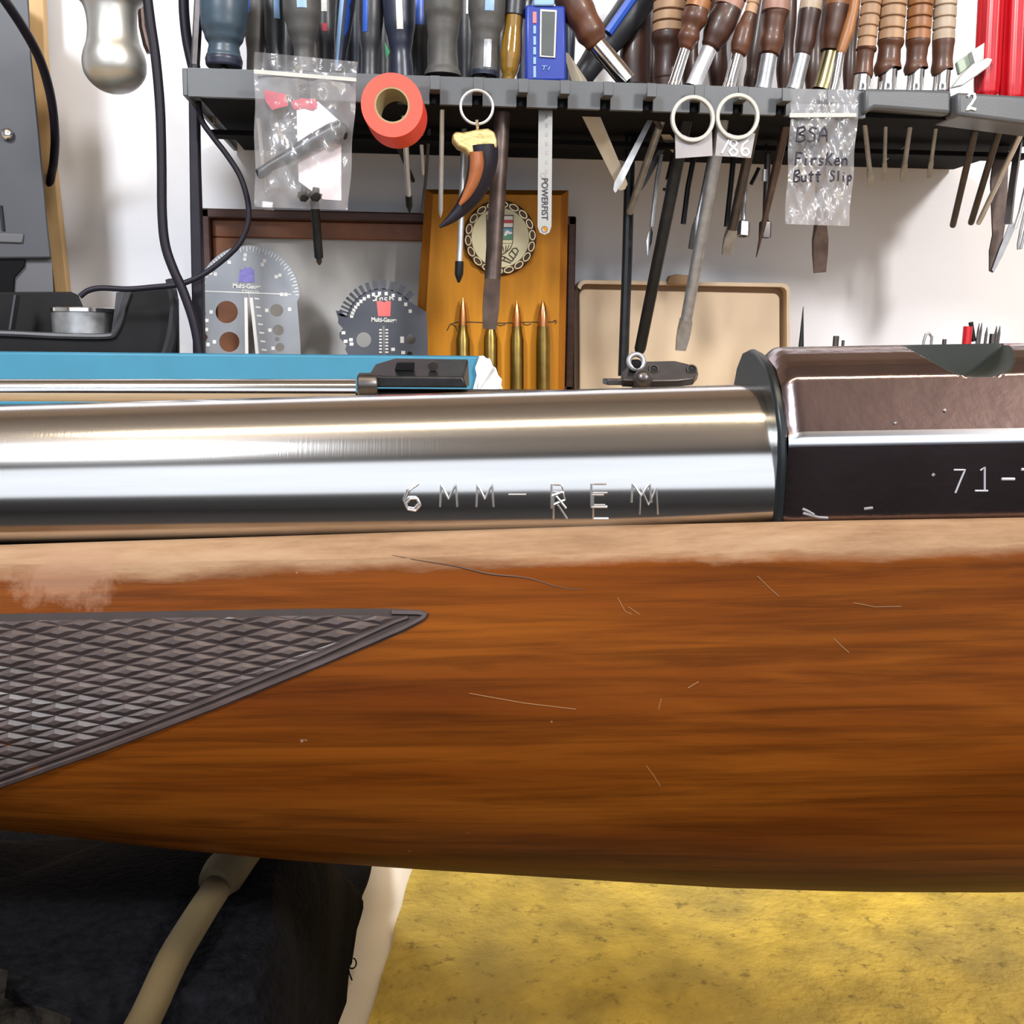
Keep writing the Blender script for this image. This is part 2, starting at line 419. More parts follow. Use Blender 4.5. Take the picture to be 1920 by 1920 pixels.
def stock_mat():
    m = bpy.data.materials.new('oiled_walnut_stock'); m.use_nodes = True; nt = m.node_tree; b = nt.nodes['Principled BSDF']
    L = nt.links.new; N = nt.nodes.new
    tc = N('ShaderNodeTexCoord')
    def mapped(sc, rot=(0, 0, 0)):
        mp = N('ShaderNodeMapping'); mp.inputs['Scale'].default_value = sc; mp.inputs['Rotation'].default_value = rot
        L(tc.outputs['Object'], mp.inputs[0]); return mp.outputs[0]
    def noise(vec, s, d=5, r=.6, dist=0):
        n = N('ShaderNodeTexNoise'); n.inputs['Scale'].default_value = s; n.inputs['Detail'].default_value = d; n.inputs['Roughness'].default_value = r; n.inputs['Distortion'].default_value = dist
        L(vec, n.inputs['Vector']); return n.outputs['Fac']
    def ramp(f, stops):
        r = N('ShaderNodeValToRGB'); e = r.color_ramp.elements
        e[0].position, e[0].color = stops[0]; e[1].position, e[1].color = stops[-1]
        for p, c in stops[1:-1]:
            q = e.new(p); q.color = c
        L(f, r.inputs[0]); return r.outputs[0]
    def mix(f, a, bb):
        x = N('ShaderNodeMixRGB')
        if isinstance(f, float): x.inputs[0].default_value = f
        else: L(f, x.inputs[0])
        for i, s in ((1, a), (2, bb)):
            if isinstance(s, tuple): x.inputs[i].default_value = s
            else: L(s, x.inputs[i])
        return x.outputs[0]
    def math_(op, a, bb):
        x = N('ShaderNodeMath'); x.operation = op
        for i, s in ((0, a), (1, bb)):
            if isinstance(s, (int, float)): x.inputs[i].default_value = s
            else: L(s, x.inputs[i])
        return x.outputs[0]
    grain = noise(mapped((14, 300, 330), (0, rad(4), 0)), 1.6, 8, .62, .5)
    broad = noise(mapped((9, 40, 70), (0, rad(6), 0)), 1.0, 4, .6, .8)
    base = ramp(broad, [(.28, (.085, .019, .0018, 1)), (.5, (.122, .031, .0028, 1)), (.74, (.175, .050, .0045, 1))])
    dark = ramp(grain, [(.36, (.32, .30, .28, 1)), (.56, (1, 1, 1, 1)), (.75, (1.2, 1.15, 1.1, 1))])
    mul = N('ShaderNodeMixRGB'); mul.blend_type = 'MULTIPLY'; mul.inputs[0].default_value = .6
    L(base, mul.inputs[1]); L(dark, mul.inputs[2])
    # bare, worn wood along the barrel channel rim and a rubbed patch near the fore-end
    sx = N('ShaderNodeSeparateXYZ'); L(tc.outputs['Object'], sx.inputs[0])
    edge = math_('ADD', math_('ADD', sx.outputs['Z'], math_('MULTIPLY', math_('MINIMUM', sx.outputs['X'], 0), -.014)), math_('MULTIPLY', math_('SUBTRACT', noise(mapped((13, 60, 60)), 2.2, 6, .7), .5), .0060))
    rim = N('ShaderNodeMapRange'); rim.inputs['From Min'].default_value = -.0106; rim.inputs['From Max'].default_value = -.0088
    L(edge, rim.inputs['Value'])
    pale = ramp(noise(mapped((25, 200, 120)), 1.5, 6, .7), [(.3, (.155, .085, .045, 1)), (.55, (.25, .155, .09, 1)), (.8, (.31, .21, .135, 1))])
    c1 = mix(rim.outputs[0], mul.outputs[0], pale)
    # rubbed patch
    dx = math_('DIVIDE', math_('ADD', sx.outputs['X'], .1115), .0085); dz = math_('DIVIDE', math_('ADD', sx.outputs['Z'], .0112), .0050)
    rr = math_('SQRT', math_('ADD', math_('MULTIPLY', dx, dx), math_('MULTIPLY', dz, dz)), 0)
    rr = math_('ADD', rr, math_('MULTIPLY', math_('SUBTRACT', noise(mapped((60, 30, 60)), 4, 4, .7), .5), 1.6))
    pm = N('ShaderNodeMapRange'); pm.inputs['From Min'].default_value = 1.05; pm.inputs['From Max'].default_value = .55; pm.inputs['To Max'].default_value = .55
    L(rr, pm.inputs['Value'])
    c2 = mix(pm.outputs[0], c1, (.26, .15, .095, 1))
    # fine pale flecks
    fl = ramp(noise(mapped((220, 220, 220)), 2.4, 2, .5), [(.80, (0, 0, 0, 1)), (.815, (1, 1, 1, 1))])
    fl2 = math_('MULTIPLY', fl, .35)
    c3 = mix(fl2, c2, (.36, .25, .17, 1))
    L(c3, b.inputs['Base Color'])
    rg = ramp(rim.outputs[0], [(0, (.42, .42, .42, 1)), (1, (.75, .75, .75, 1))]); L(rg, b.inputs['Roughness'])
    b.inputs['Specular IOR Level'].default_value = .06
    bp = N('ShaderNodeBump'); bp.inputs['Strength'].default_value = .12; bp.inputs['Distance'].default_value = .0006
    L(grain, bp.inputs['Height']); L(bp.outputs[0], b.inputs['Normal'])
    return m
M['stock'] = stock_mat()
M['checker'] = mat('checkered_walnut', (.048, .033, .030), .42, noise=.3, scale=220, spec=.45)
M['checkergroove'] = mat('checkering_groove', (.016, .007, .005), .7, noise=.3, scale=200)
M['crack'] = mat('dark_scratch', (.07, .028, .012), .7, noise=.1)
M['scratch'] = mat('pale_scratch', (.19, .085, .022), .6, noise=.2)
def barrel_mat():
    m = mat('polished_barrel_steel', (.64, .625, .61), .145, 1, noise=.05, scale=25, stretch=(1, 20, 20))
    nt = m.node_tree; b = nt.nodes['Principled BSDF']
    tc = nt.nodes.new('ShaderNodeTexCoord'); mp = nt.nodes.new('ShaderNodeMapping'); mp.inputs['Scale'].default_value = (2600, 2, 2)
    nt.links.new(tc.outputs['Object'], mp.inputs[0])
    n = nt.nodes.new('ShaderNodeTexNoise'); n.inputs['Scale'].default_value = 1; n.inputs['Detail'].default_value = 3
    nt.links.new(mp.outputs[0], n.inputs['Vector'])
    bp = nt.nodes.new('ShaderNodeBump'); bp.inputs['Strength'].default_value = .05; bp.inputs['Distance'].default_value = .0002
    nt.links.new(n.outputs['Fac'], bp.inputs['Height']); nt.links.new(bp.outputs[0], b.inputs['Normal'])
    return m
M['barrel'] = barrel_mat()
M['blued'] = mat('blued_receiver_steel', (.34, .265, .275), .16, 1, noise=.16, scale=60, bump=.03, bscale=500)
M['glintedge'] = mat('window_glint_edge', (.78, .78, .82), .2, 1, noise=.1, scale=60)  # brighter steel, paints the window's reflection along the receiver shoulder
M['stamp'] = mat('stamped_edge_steel', (.85, .85, .86), .3, 1, noise=.05)
M['stampw'] = mat('chalked_stamp', (.45, .45, .48), .5, noise=.1)
M['scuff'] = mat('grey_scuff', (.24, .22, .22), .7, noise=.3, scale=400)
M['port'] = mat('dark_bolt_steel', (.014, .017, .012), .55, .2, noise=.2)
M['lug'] = mat('black_lug_steel', (.028, .033, .036), .35, .7, noise=.2)

# ------------------------------------------------------------------ the room
YW = 1.06
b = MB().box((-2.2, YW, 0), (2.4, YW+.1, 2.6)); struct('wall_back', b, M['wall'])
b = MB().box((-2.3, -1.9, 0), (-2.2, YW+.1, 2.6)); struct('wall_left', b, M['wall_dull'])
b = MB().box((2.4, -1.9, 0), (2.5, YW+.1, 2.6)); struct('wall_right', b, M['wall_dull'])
b = MB().box((-2.3, -1.9, -.1), (2.5, YW+.1, 0)); struct('floor', b, M['floor'])
b = MB().box((-2.3, -1.9, 2.6), (2.5, YW+.1, 2.7)); struct('ceiling', b, M['ceil'])
b = MB().box((-2.2, YW-.02, 1.80), (2.4, YW, 2.6)); struct('reflection_panel_1', b, M['panel'])  # unseen brown panel, added so the barrel top reflects brown
b = MB()
b.box((-2.3, -1.9, 0), (-1.8, -1.8, 2.6)); b.box((1.7, -1.9, 0), (2.5, -1.8, 2.6))
b.box((-1.8, -1.9, 0), (1.7, -1.8, .82)); b.box((-1.8, -1.9, 2.31), (1.7, -1.8, 2.6))
struct('wall_front', b, M['wall_dark'])
b = MB()
b.box((-1.84, -1.82, .77), (1.74, -1.755, .818)); b.box((-1.84, -1.82, 2.312), (1.74, -1.755, 2.36))
b.box((-1.85, -1.82, .77), (-1.802, -1.755, 2.36)); b.box((1.702, -1.82, .77), (1.75, -1.755, 2.36))
struct('window_1', b, M['white'])

# ------------------------------------------------------------------ workbench
ZB = .95; ZS = 1.15-.047
wb = thing('workbench', 'white topped workbench with a raised back shelf against the wall', 'workbench', (0, .55, 0))
build('worktop', MB().box((-1.3, .135, ZB-.035), (1.5, 1.055, ZB)), M['bench'], wb, bevel=.003)
build('back_shelf', MB().box((-1.3, .44, ZS-.02), (1.5, 1.055, ZS)), M['ply'], wb, bevel=.002)
build('shelf_riser', MB().box((-1.3, .445, ZB), (1.5, .465, ZS-.02)), M['ply'], wb)
for x in (-1.2, 1.4):
    for y in (.19, 1.0): build('leg', MB().box((x-.04, y-.04, 0), (x+.04, y+.04, ZB-.035)), M['ply'], wb)

b = MB()
pl0 = PZ(778, 1610, ZB+.004); pl1 = PZ(690, 1925, ZB+.004)
dr = (pl1-pl0)/(pl1.y-pl0.y)
far = pl0+dr*(.43-pl0.y); near = pl0+dr*(.15-pl0.y)
n = 40; pts = []
for k in range(n+1):
    q = far.lerp(near, k/n); pts.append(V((q.x+.0003*math.sin(k*1.7)+random.uniform(-.0003, .0003), q.y, ZB+.0004)))
pts += [V((.75, .15, ZB+.0004)), V((.75, .43, ZB+.0004))]
o = build('bench_mat', MB().prism(pts, (0, 0, .004)), M['mat'], smooth=False)
tag(o, 'worn mottled yellow rubber mat lying on the bench under the rifle', 'mat')

# ------------------------------------------------------------------ THE RIFLE
D = .172
RO = CAM + (CR*(510/F) + CU*(72/F) + CF)*D
al = rad(.97)
ex = (CR*math.cos(al)+CU*math.sin(al)).normalized()
ez = (V((0, 0, 1))-ex*ex.z).normalized(); ey = ez.cross(ex)
RM = Matrix(((ex.x, ey.x, ez.x, RO.x), (ex.y, ey.y, ez.y, RO.y), (ex.z, ey.z, ez.z, RO.z), (0, 0, 0, 1)))
rifle = thing('rifle', 'bolt action rifle with polished steel barrel and brown walnut stock across the foreground', 'rifle', None, matrix=RM)
mm = .001
def L2W(mb): mb.v = [RM @ v for v in mb.v]; return mb
RMi = RM.inverted()
class Caster:
    def __init__(s, mb): s.t = BVHTree.FromPolygons([tuple(v) for v in mb.v], mb.f)
    def __call__(s, x, y, up=0.):
        h = s.t.ray_cast(CAM, ray(x, y).normalized())
        if h[0] is None: return None
        n = h[1]
        if n.dot(ray(x, y)) > 0: n = -n
        return h[0]+n*up, n
# barrel
XR = -.0036
def br(x): return (14.65 + (x)*(14.65-13.35)/.128/mm*mm)*mm if x > -.128 else (13.35+(x+.128)*14)*mm
bb = MB(); rs = []
xs = [-.34+.01*i for i in range(34)]+[XR-.0005]
for x in xs:
    r = br(x); rs.append([V((x, r*math.cos(2*math.pi*k/160), r*math.sin(2*math.pi*k/160))) for k in range(160)])
bb.rings(rs); L2W(bb)
o = build('barrel', bb, M['barrel'], rifle, angle=60); o['label'] = 'polished bare steel barrel'
cb = Caster(bb)
b = MB()
def surf_strokes(b, cast, sts, r, up=0.00005, n=6):
    for st in sts:
        pts = [cast(x, y, up) for x, y in st]; pts = [p[0] for p in pts if p]
        if len(pts) > 1: b.tube(pts, r, n)
E = .00019
surf_strokes(b, cb, strokes('6', 755, 957, 36, 50, 0), E)
surf_strokes(b, cb, strokes('6', 752, 953, 36, 48, 0), E*.8)
surf_strokes(b, cb, strokes('MM', 822, 950, 38, 42, 68), E)
surf_strokes(b, cb, strokes('-', 950, 942, 40, 30, 0), E*.6)
surf_strokes(b, cb, strokes('R', 1028, 953, 36, 45, 0), E); surf_strokes(b, cb, strokes('R', 1032, 972, 34, 50, 0), E*.8)
surf_strokes(b, cb, strokes('E', 1102, 950, 40, 43, 0), E); surf_strokes(b, cb, strokes('E', 1106, 972, 38, 48, 0), E*.8)
surf_strokes(b, cb, strokes('M', 1180, 942, 44, 36, 0), E); surf_strokes(b, cb, strokes('M', 1196, 964, 40, 50, 0), E*.7)
build('stamped_lettering', b, M['stamp'], rifle)

# receiver
prof0 = [(-13.4, -12), (-14.7, -4), (-15.9, 3), (-16.4, 6.0), (-16.5, 6.8), (-16.3, 7.5), (-15.95, 8.2), (-15.0, 9.8), (-13.6, 12.1), (-12.2, 14.4), (-11.5, 15.55), (-11.2, 15.95), (-10.85, 16.22), (-10.2, 16.62),
        (-8.6, 17.6), (-7, 18.4), (-4.5, 19.4), (-2.2, 20.1), (-.4, 20.4), (.6, 20.5), (1.2, 20.5), (3.6, 19.8), (6.5, 18.4), (9.6, 16.0), (13, 12), (16, 8), (17, 3), (17, -12)]
prof = []
for (a0, c0), (a1, c1) in zip(prof0, prof0[1:]):
    n = max(1, int(math.hypot(a1-a0, c1-c0)/.3)) if -13 < a0 < .7 and c0 > 10 else 1
    prof += [(a0+(a1-a0)*q/n, c0+(c1-c0)*q/n) for q in range(n)]
prof.append(prof0[-1])
def prof_at(x):
    out = []
    for y, z in prof:
        yy, zz = y, z
        if y < .5:
            d = (x-.0266)/.0081
            zc = 15.6+max(0, abs(d)-.15)**2*6.2
            if zz > zc:
                zz = zc
        # chamfered front edge
        c = max(0, 1-(x-XR)/.0026)
        k = 1-.085*c*c*(1 if z > 8 else .25)
        if z > 0: zz *= k
        yy *= 1-.03*c*c
        out.append(V((x, yy*mm, zz*mm)))
    return out
b = MB(); rs = []
xx = [XR+.0004*i for i in range(8)]+[.0+.0005*i for i in range(0, 34)]+[.017+.0002*i for i in range(100)]+[.037+.001*i for i in range(22)]+[.07, .1, .14]
xx = sorted(set(round(x, 5) for x in xx))
for x in xx: rs.append(prof_at(x))
b.rings(rs)
# dark inside of the port
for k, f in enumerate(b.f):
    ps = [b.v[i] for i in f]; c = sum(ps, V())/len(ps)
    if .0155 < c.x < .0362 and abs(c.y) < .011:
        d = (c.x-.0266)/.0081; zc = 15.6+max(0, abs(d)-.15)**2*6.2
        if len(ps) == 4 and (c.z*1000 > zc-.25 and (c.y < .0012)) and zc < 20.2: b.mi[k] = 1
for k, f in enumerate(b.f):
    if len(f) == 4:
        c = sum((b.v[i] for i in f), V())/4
        if c.y < -.0155 and .0062 < c.z < .0080: b.mi[k] = 2  # shoulder faces get the painted window glint
L2W(b); cr = Caster(b)
o = build('receiver', b, [M['blued'], M['port'], M['glintedge']], rifle, angle=28); o['label'] = 'dark blued receiver with scooped loading port'
# recoil lug ring
lp = [(y*1.02, z*1.0) for y, z in prof]
lp = [(-13.4, -12), (-15.0, -2), (-16.0, 4), (-15.6, 8.5), (-13.2, 12.4), (-10.0, 15.5), (-6.0, 17.9), (0, 19.6), (5, 20.2), (10, 19.6), (14, 17.2), (17.2, 13), (18, 5), (18, -12)]
b = MB().prism([V((XR-.0015, y*mm, z*mm)) for y, z in lp], (.0015, 0, 0)); L2W(b)
build('recoil_lug', b, M['lug'], rifle, bevel=.0005)
b = MB()
surf_strokes(b, cr, strokes('7', 1782, 924, 25, 44, 0, .1), .00013)
surf_strokes(b, cr, [[(1838, 882), (1846, 876), (1846, 920)], [(1828, 920), (1852, 920)]], .00014)
surf_strokes(b, cr, [[(1878, 898), (1902, 898)], [(1915, 880), (1919, 880)]], .00022)
build('serial_lettering', b, M['stampw'], rifle)
b = MB()
surf_strokes(b, cr, [[(1506, 962), (1520, 966), (1535, 970), (1552, 971)], [(1505, 954), (1514, 958), (1526, 965)], [(1620, 954), (1636, 952)], [(1748, 892), (1752, 888)], [(1676, 795), (1680, 793)], [(1770, 772), (1772, 768)]], .00022)
build('scuff_mark', b, M['scuff'], rifle)

# stock
zbt = [(-.36, 48), (-.25, 52), (-.127, 58), (-.105, 61.5), (-.084, 64.2), (-.066, 66), (-.04, 68.3), (-.011, 70.8), (.012, 72), (.037, 72.6), (.08, 72), (.16, 69)]
def interp(t, x):
    for (a, va), (c, vc) in zip(t, t[1:]):
        if x <= c: return va+(vc-va)*(x-a)/(c-a)
    return t[-1][1]
sec = [(0, 17.9), (.03, 18.7), (.07, 19.5), (.13, 20.9), (.2, 22.1), (.28, 23.1), (.36, 23.8), (.44, 24.1), (.52, 23.9), (.6, 23.2), (.68, 21.9), (.76, 19.8), (.83, 17.2), (.89, 13.9), (.94, 10.2), (.975, 6), (1, 0)]
def section(x):
    zb = interp(zbt, x); k = .93+.07*(zb-50)/22
    near = [(-11.5, -9), (-12.6, -6.6), (-13.2, -5.5), (-13.9, -5.3), (-15.0, -5.9), (-16.3, -7.2), (-17.3, -8.6)]
    near = [(a*(br(x)/.01465 if x < 0 else 1.0)*1.0-(0 if x < 0 else 0), c) for a, c in near]
    tt = min(1, max(0, (x+.03)/.03)); near = [(a-1.6*tt, c-max(0, -x)*17) for a, c in near]
    near = [(a*k**.5, c) for a, c in near]
    off = -1.5*tt
    near += [(-(r*k)+off*max(0, 1-q*6), -9.5-q*(zb-9.5)) for q, r in sec]
    far = [(-a, c) for a, c in near[-2::-1]]
    return [V((x, a*mm, c*mm)) for a, c in near+far]
sb = MB()
xs = sorted([-.36+.01*i for i in range(36)]+[XR-.0006, XR+.0006]+[.004+.01*i for i in range(16)])
sb.rings([section(x) for x in xs]); L2W(sb)
o = build('stock', sb, M['stock'], rifle, angle=50); o['label'] = 'oiled brown walnut stock with bare pale rim along the barrel'
cs = Caster(sb)
# checkering: carved diamonds, raised border
tri = [(-60, 1153), (0, 1151), (300, 1146), (600, 1141), (735, 1141), (790, 1144), (804, 1151), (800, 1162), (760, 1184), (600, 1251), (400, 1332), (200, 1408), (0, 1478), (-60, 1500)]
A_ = (44.0, -15.5); B_ = (43.0, 8.5)
inner = [(-60, 1166), (300, 1159), (600, 1154), (700, 1154), (745, 1158), (600, 1222), (400, 1303), (200, 1379), (0, 1450), (-60, 1470)]
def clip(poly, cl):
    out = poly
    def inside(p, a, c): return (c[0]-a[0])*(p[1]-a[1])-(c[1]-a[1])*(p[0]-a[0]) >= 0
    for i in range(len(cl)):
        a, c = cl[i], cl[(i+1) % len(cl)]; inp = out; out = []
        for j in range(len(inp)):
            p, q = inp[j], inp[(j+1) % len(inp)]
            ip, iq = inside(p, a, c), inside(q, a, c)
            def isect():
                x1, y1, x2, y2 = *p, *q; x3, y3, x4, y4 = *a, *c
                den = (x1-x2)*(y3-y4)-(y1-y2)*(x3-x4)
                if abs(den) < 1e-9: return q
                t = ((x1-x3)*(y3-y4)-(y1-y3)*(x3-x4))/den
                return (x1+t*(x2-x1), y1+t*(y2-y1))
            if ip and iq: out.append(q)
            elif ip: out.append(isect())
            elif iq: out.append(isect()); out.append(q)
        if not out: return []
    return out
b = MB()
nu = 60
def gp(u, v):
    x = -60+u*862
    yt = interp([(-60, 1153), (0, 1151), (300, 1146), (600, 1141), (735, 1141), (790, 1144), (804, 1152)], x)
    yl = interp([(-60, 1500), (0, 1478), (200, 1408), (400, 1332), (600, 1251), (760, 1184), (800, 1162), (804, 1152)], x)
    return cs(x, yt+(yl-yt)*v, .00006)[0]
b.grid(gp, nu, 10, 0)
groove = b
cg = MB()
cnt = 0
for i in range(-30, 40):
    for j in range(-40, 40):
        ox = 20+i*A_[0]+j*B_[0]; oy = 1300+i*A_[1]+j*B_[1]
        if not (-110 < ox < 830 and 1120 < oy < 1510): continue
        quad = [(ox, oy), (ox+A_[0], oy+A_[1]), (ox+A_[0]+B_[0], oy+A_[1]+B_[1]), (ox+B_[0], oy+B_[1])]
        c = (ox+(A_[0]+B_[0])/2, oy+(A_[1]+B_[1])/2)
        q2 = [(c[0]+(x-c[0])*.93, c[1]+(y-c[1])*.93) for x, y in quad]
        pc = clip(q2, inner)
        if len(pc) < 3: continue
        ar = abs(sum(pc[k][0]*pc[(k+1) % len(pc)][1]-pc[(k+1) % len(pc)][0]*pc[k][1] for k in range(len(pc))))/2
        if ar < 120: continue
        ce = (sum(p[0] for p in pc)/len(pc), sum(p[1] for p in pc)/len(pc))
        hh = .00048*min(1, ar/800)
        base = [cs(x, y, .00008) for x, y in pc]; top = [cs(ce[0]+(x-ce[0])*.4, ce[1]+(y-ce[1])*.4, hh) for x, y in pc]
        if any(t is None for t in base+top): continue
        i0 = cg.add([t[0] for t in base]); n = len(pc); cg.add([t[0] for t in top])
        for k in range(n): cg.face((i0+k, i0+(k+1) % n, i0+n+(k+1) % n, i0+n+k))
        cg.face(range(i0+n, i0+2*n)); cnt += 1
# border ribs
def rib(pts, hw, h):
    P0 = []
    dense = []
    for (x0, y0), (x1, y1) in zip(pts, pts[1:]):
        n = max(2, int(math.hypot(x1-x0, y1-y0)/14))
        dense += [(x0+(x1-x0)*q/n, y0+(y1-y0)*q/n) for q in range(n)]
    dense.append(pts[-1]); rings = []
    for k, (x, y) in enumerate(dense):
        a = dense[max(0, k-1)]; c = dense[min(len(dense)-1, k+1)]; l = math.hypot(c[0]-a[0], c[1]-a[1]) or 1
        nx, ny = -(c[1]-a[1])/l, (c[0]-a[0])/l
        ring = []
        for s, u in ((-1, .00005), (-.5, h), (.5, h), (1, .00005)):
            hit = cs(x+nx*hw*s, y+ny*hw*s, u); ring.append(hit[0])
        rings.append(ring)
    cg.rings(rings, 0, cap=False, closed=False)
rib([(-60, 1494), (0, 1471), (200, 1401), (400, 1325), (600, 1244), (755, 1178), (790, 1160), (799, 1152), (785, 1149), (735, 1148)], 6, .00045)
rib([(-60, 1478), (0, 1457), (200, 1386), (400, 1310), (600, 1229), (740, 1166), (765, 1157)], 4.5, .00040)
groove_o = build('checkering_groove', groove, M['checkergroove'], rifle)
o = build('checkering', cg, M['checker'], rifle, smooth=False); o['label'] = 'diamond checkered grip panel with raised border'; o['kind'] = 'stuff'
b = MB()
surf_strokes(b, cs, [[(735+i*9, 1041+i*1.62+4*math.sin(i*.4)*(i/40)) for i in range(41)]], [.00018*(1-.7*abs(i-20)/20) for i in range(41)], 0)
build('long_scratch', b, M['crack'], rifle)
b = MB()
for pts in ([(1158, 1120), (1164, 1132), (1172, 1146), (1184, 1152)], [(1178, 1138), (1190, 1146), (1199, 1152)], [(1562, 1196), (1578, 1212), (1592, 1224)], [(1420, 1080), (1445, 1105), (1460, 1118)],
            [(1600, 1130), (1640, 1138), (1690, 1137)], [(1212, 1436), (1224, 1452), (1238, 1474)], [(1290, 1290), (1310, 1278)], [(880, 1300), (980, 1318), (1080, 1330)], [(1240, 1310), (1235, 1330)]):
    surf_strokes(b, cs, [pts], .00007, 0, 5)
build('pale_scratch', b, M['scratch'], rifle)

# ------------------------------------------------------------------ black rest under the fore-end, cloth, strap
eA = PZ(682, 1612, ZB); eB = PZ(636, 1925, ZB)
def xedge(Y): return eA.x+(eB.x-eA.x)*(Y-eA.y)/(eB.y-eA.y)
def rest_top(x, Y):
    t = min(1, max(0, (Y-.185)/.20)); t = t*t*(3-2*t)
    h = .104*(1-t)+.012*t
    if Y < .15: h *= .95
    fold = .006*math.exp(-((x+.085-(Y-.2)*.55)/.010)**2)+.003*math.sin(x*60+Y*30)
    return h-fold
rb = MB(); nx, ny = 50, 40
def rfn(u, v):
    Y = .14+v*.275; xr = xedge(Y); x0 = -.42
    # rounded right shoulder
    s = u
    x = x0+(xr-x0)*min(1, s/.86) if s < .86 else xr+.004*math.sin((s-.86)/.14*math.pi)
    e = 1 if s < .80 else max(0, 1-((s-.80)/.20)**2)
    ev = min(1, v/.04)*min(1, (1-v)/.03)
    z = ZB+rest_top(min(x, xr), Y)*(e**.5)*ev+.0003
    return V((x+.0012*math.sin(Y*140+3*math.sin(Y*60)), Y, z))
rb.grid(rfn, nx, ny)
rest = thing('gun_rest', 'black cloth rest supporting the fore-end of the rifle', 'gun rest', (-.15, .22, ZB))
build('cushion', rb, M['cloth'], rest, angle=80)
crest_ = Caster(rb)
b = MB(); pts = []
for k in range(15):
    th = k/14*4.4-1.2; pts.append(PZ(660+8*math.cos(th), 1806+10*math.sin(th), ZB+.004))
pts += [PZ(655, 1825, ZB+.003), PZ(660, 1838, ZB+.002)]
b.tube(pts, .00025, 6); build('loose_thread', b, M['cloth'], rest)
# strap
st = thing('sling_strap', 'tan webbing strap with a thicker sleeve lying on the black rest', 'strap', rest.location+V((-.02, 0, .06)))
def on_rest(x, y, up):
    h = crest_(x, y, up); return h[0] if h else PZ(x, y, ZB+.03)
pts = [on_rest(470-(i/16)*215, 1588+(i/16)*350, .0028) for i in range(17)]
def smooth(pts, it=3):
    for _ in range(it): pts = [pts[0]]+[(pts[i-1]+pts[i]*2+pts[i+1])/4 for i in range(1, len(pts)-1)]+[pts[-1]]
    return pts
pts = smooth(pts)
build('webbing', MB().tube(pts, .0025, 14), M['cord'], st)
pts2 = smooth([on_rest(486-(i/6)*82, 1575+(i/6)*115, .0034) for i in range(7)])
build('sleeve', MB().tube(pts2, [.0036, .0036, .0036, .0036, .0037, .0039, .0031], 16), M['cord2'], st)
kb = MB()
def kfn(u, v):
    x = -60+u*205; y = 1848+v*120+u*u*45
    p = on_rest(x, y, .003+.002*math.sin(u*9)*math.sin(v*7)); return p
kb.grid(kfn, 30, 16)
o = build('knitted_cloth', kb, M['knit'], angle=80); tag(o, 'brown knitted cloth on the near corner of the black rest', 'cloth')

# ------------------------------------------------------------------ second barrelled action behind
Y2 = .50
act = thing('barrelled_action', 'second bare rifle barrel and action with black scope bases behind the polished barrel', 'rifle action', P(900, 760, Y2))
p0 = P(-260, 731, Y2); p1 = P(668, 733, Y2)
build('barrel', MB().lathe(p0, p1, [(0, .0045), (.02, .0048), (1, .0056)], 40), M['barrel'], act, angle=60)
b = MB()
q0 = P(664, 745, Y2); zt = P(800, 729, Y2).z
x0, x1 = P(668, 740, Y2).x, P(1345, 740, Y2).x
ringp = lambda x, s: [V((x, Y2+.013*s*math.cos(t), (zt-.0145)+.0145*s*math.sin(t))) if math.sin(t) > -.2 else V((x, Y2+.013*s*(1 if math.cos(t) > 0 else -1), ZS)) for t in [2*math.pi*k/24 for k in range(24)]]
b.rings([ringp(x0, .85), ringp(x0+.002, 1), ringp(x1, 1)]); build('receiver', b, M['darksteel'], act)
# front base
def plate_on(pxs, Y, off): return [P(x, y, Y) for x, y in pxs], off
fb = MB()
top = [(690, 705), (692, 694), (702, 683), (720, 675), (745, 671), (800, 670), (872, 672), (880, 678), (868, 707), (720, 706)]
# block: front (lower) face and sloping top face, built as a solid
def solid(bm, lower, upper, dY):
    i = bm.add(lower+upper); n = len(lower)
    bm.face(range(i, i+n)); bm.face(range(i+n, i+2*n))
    for k in range(n): bm.face((i+k, i+(k+1) % n, i+n+(k+1) % n, i+n+k))
lowp = [P(x, y, Y2-.012) for x, y in [(690, 712), (700, 730), (885, 727), (871, 708), (720, 706)]]
fb.prism([P(x, y, Y2-.010) for x, y in [(691, 726), (691, 706), (720, 705), (868, 706), (874, 727)]], (0, .003, 0))
front = [P(x, y, Y2-.010) for x, y in [(691, 726), (691, 702), (718, 706), (868, 707), (876, 727)]]
back = [P(x, y, Y2+.012) for x, y in [(700, 724), (703, 683), (742, 671), (878, 673), (880, 724)]]
fb2 = MB(); solid(fb2, front, back, 0)
sb1 = build('scope_base', fb2, M['blacksteel'], act, bevel=.0008); sb1['label'] = 'long black front scope base with a square slot'
# slot in the base
n0 = [P(x, y, Y2-.0005) for x, y in [(740, 696), (744, 680), (778, 680), (776, 697)]]
b = MB().prism([p+V((0, -.0035, .0002)) for p in n0], (0, .003, 0)); build('slot', b, M['rackdark'], sb1, bevel=.0006)
b = MB().lathe(P(812, 687, Y2-.0045), P(812, 686, Y2-.003), [(0, .0022), (1, .0024)], 18); build('screw', b, M['darksteel'], sb1)
b = MB().lathe(P(670, 722, Y2-.008), P(708, 722, Y2-.008), [(0, .004), (.1, .0056), (.9, .0056), (1, .005)], 20); build('collar', b, M['darksteel'], act)
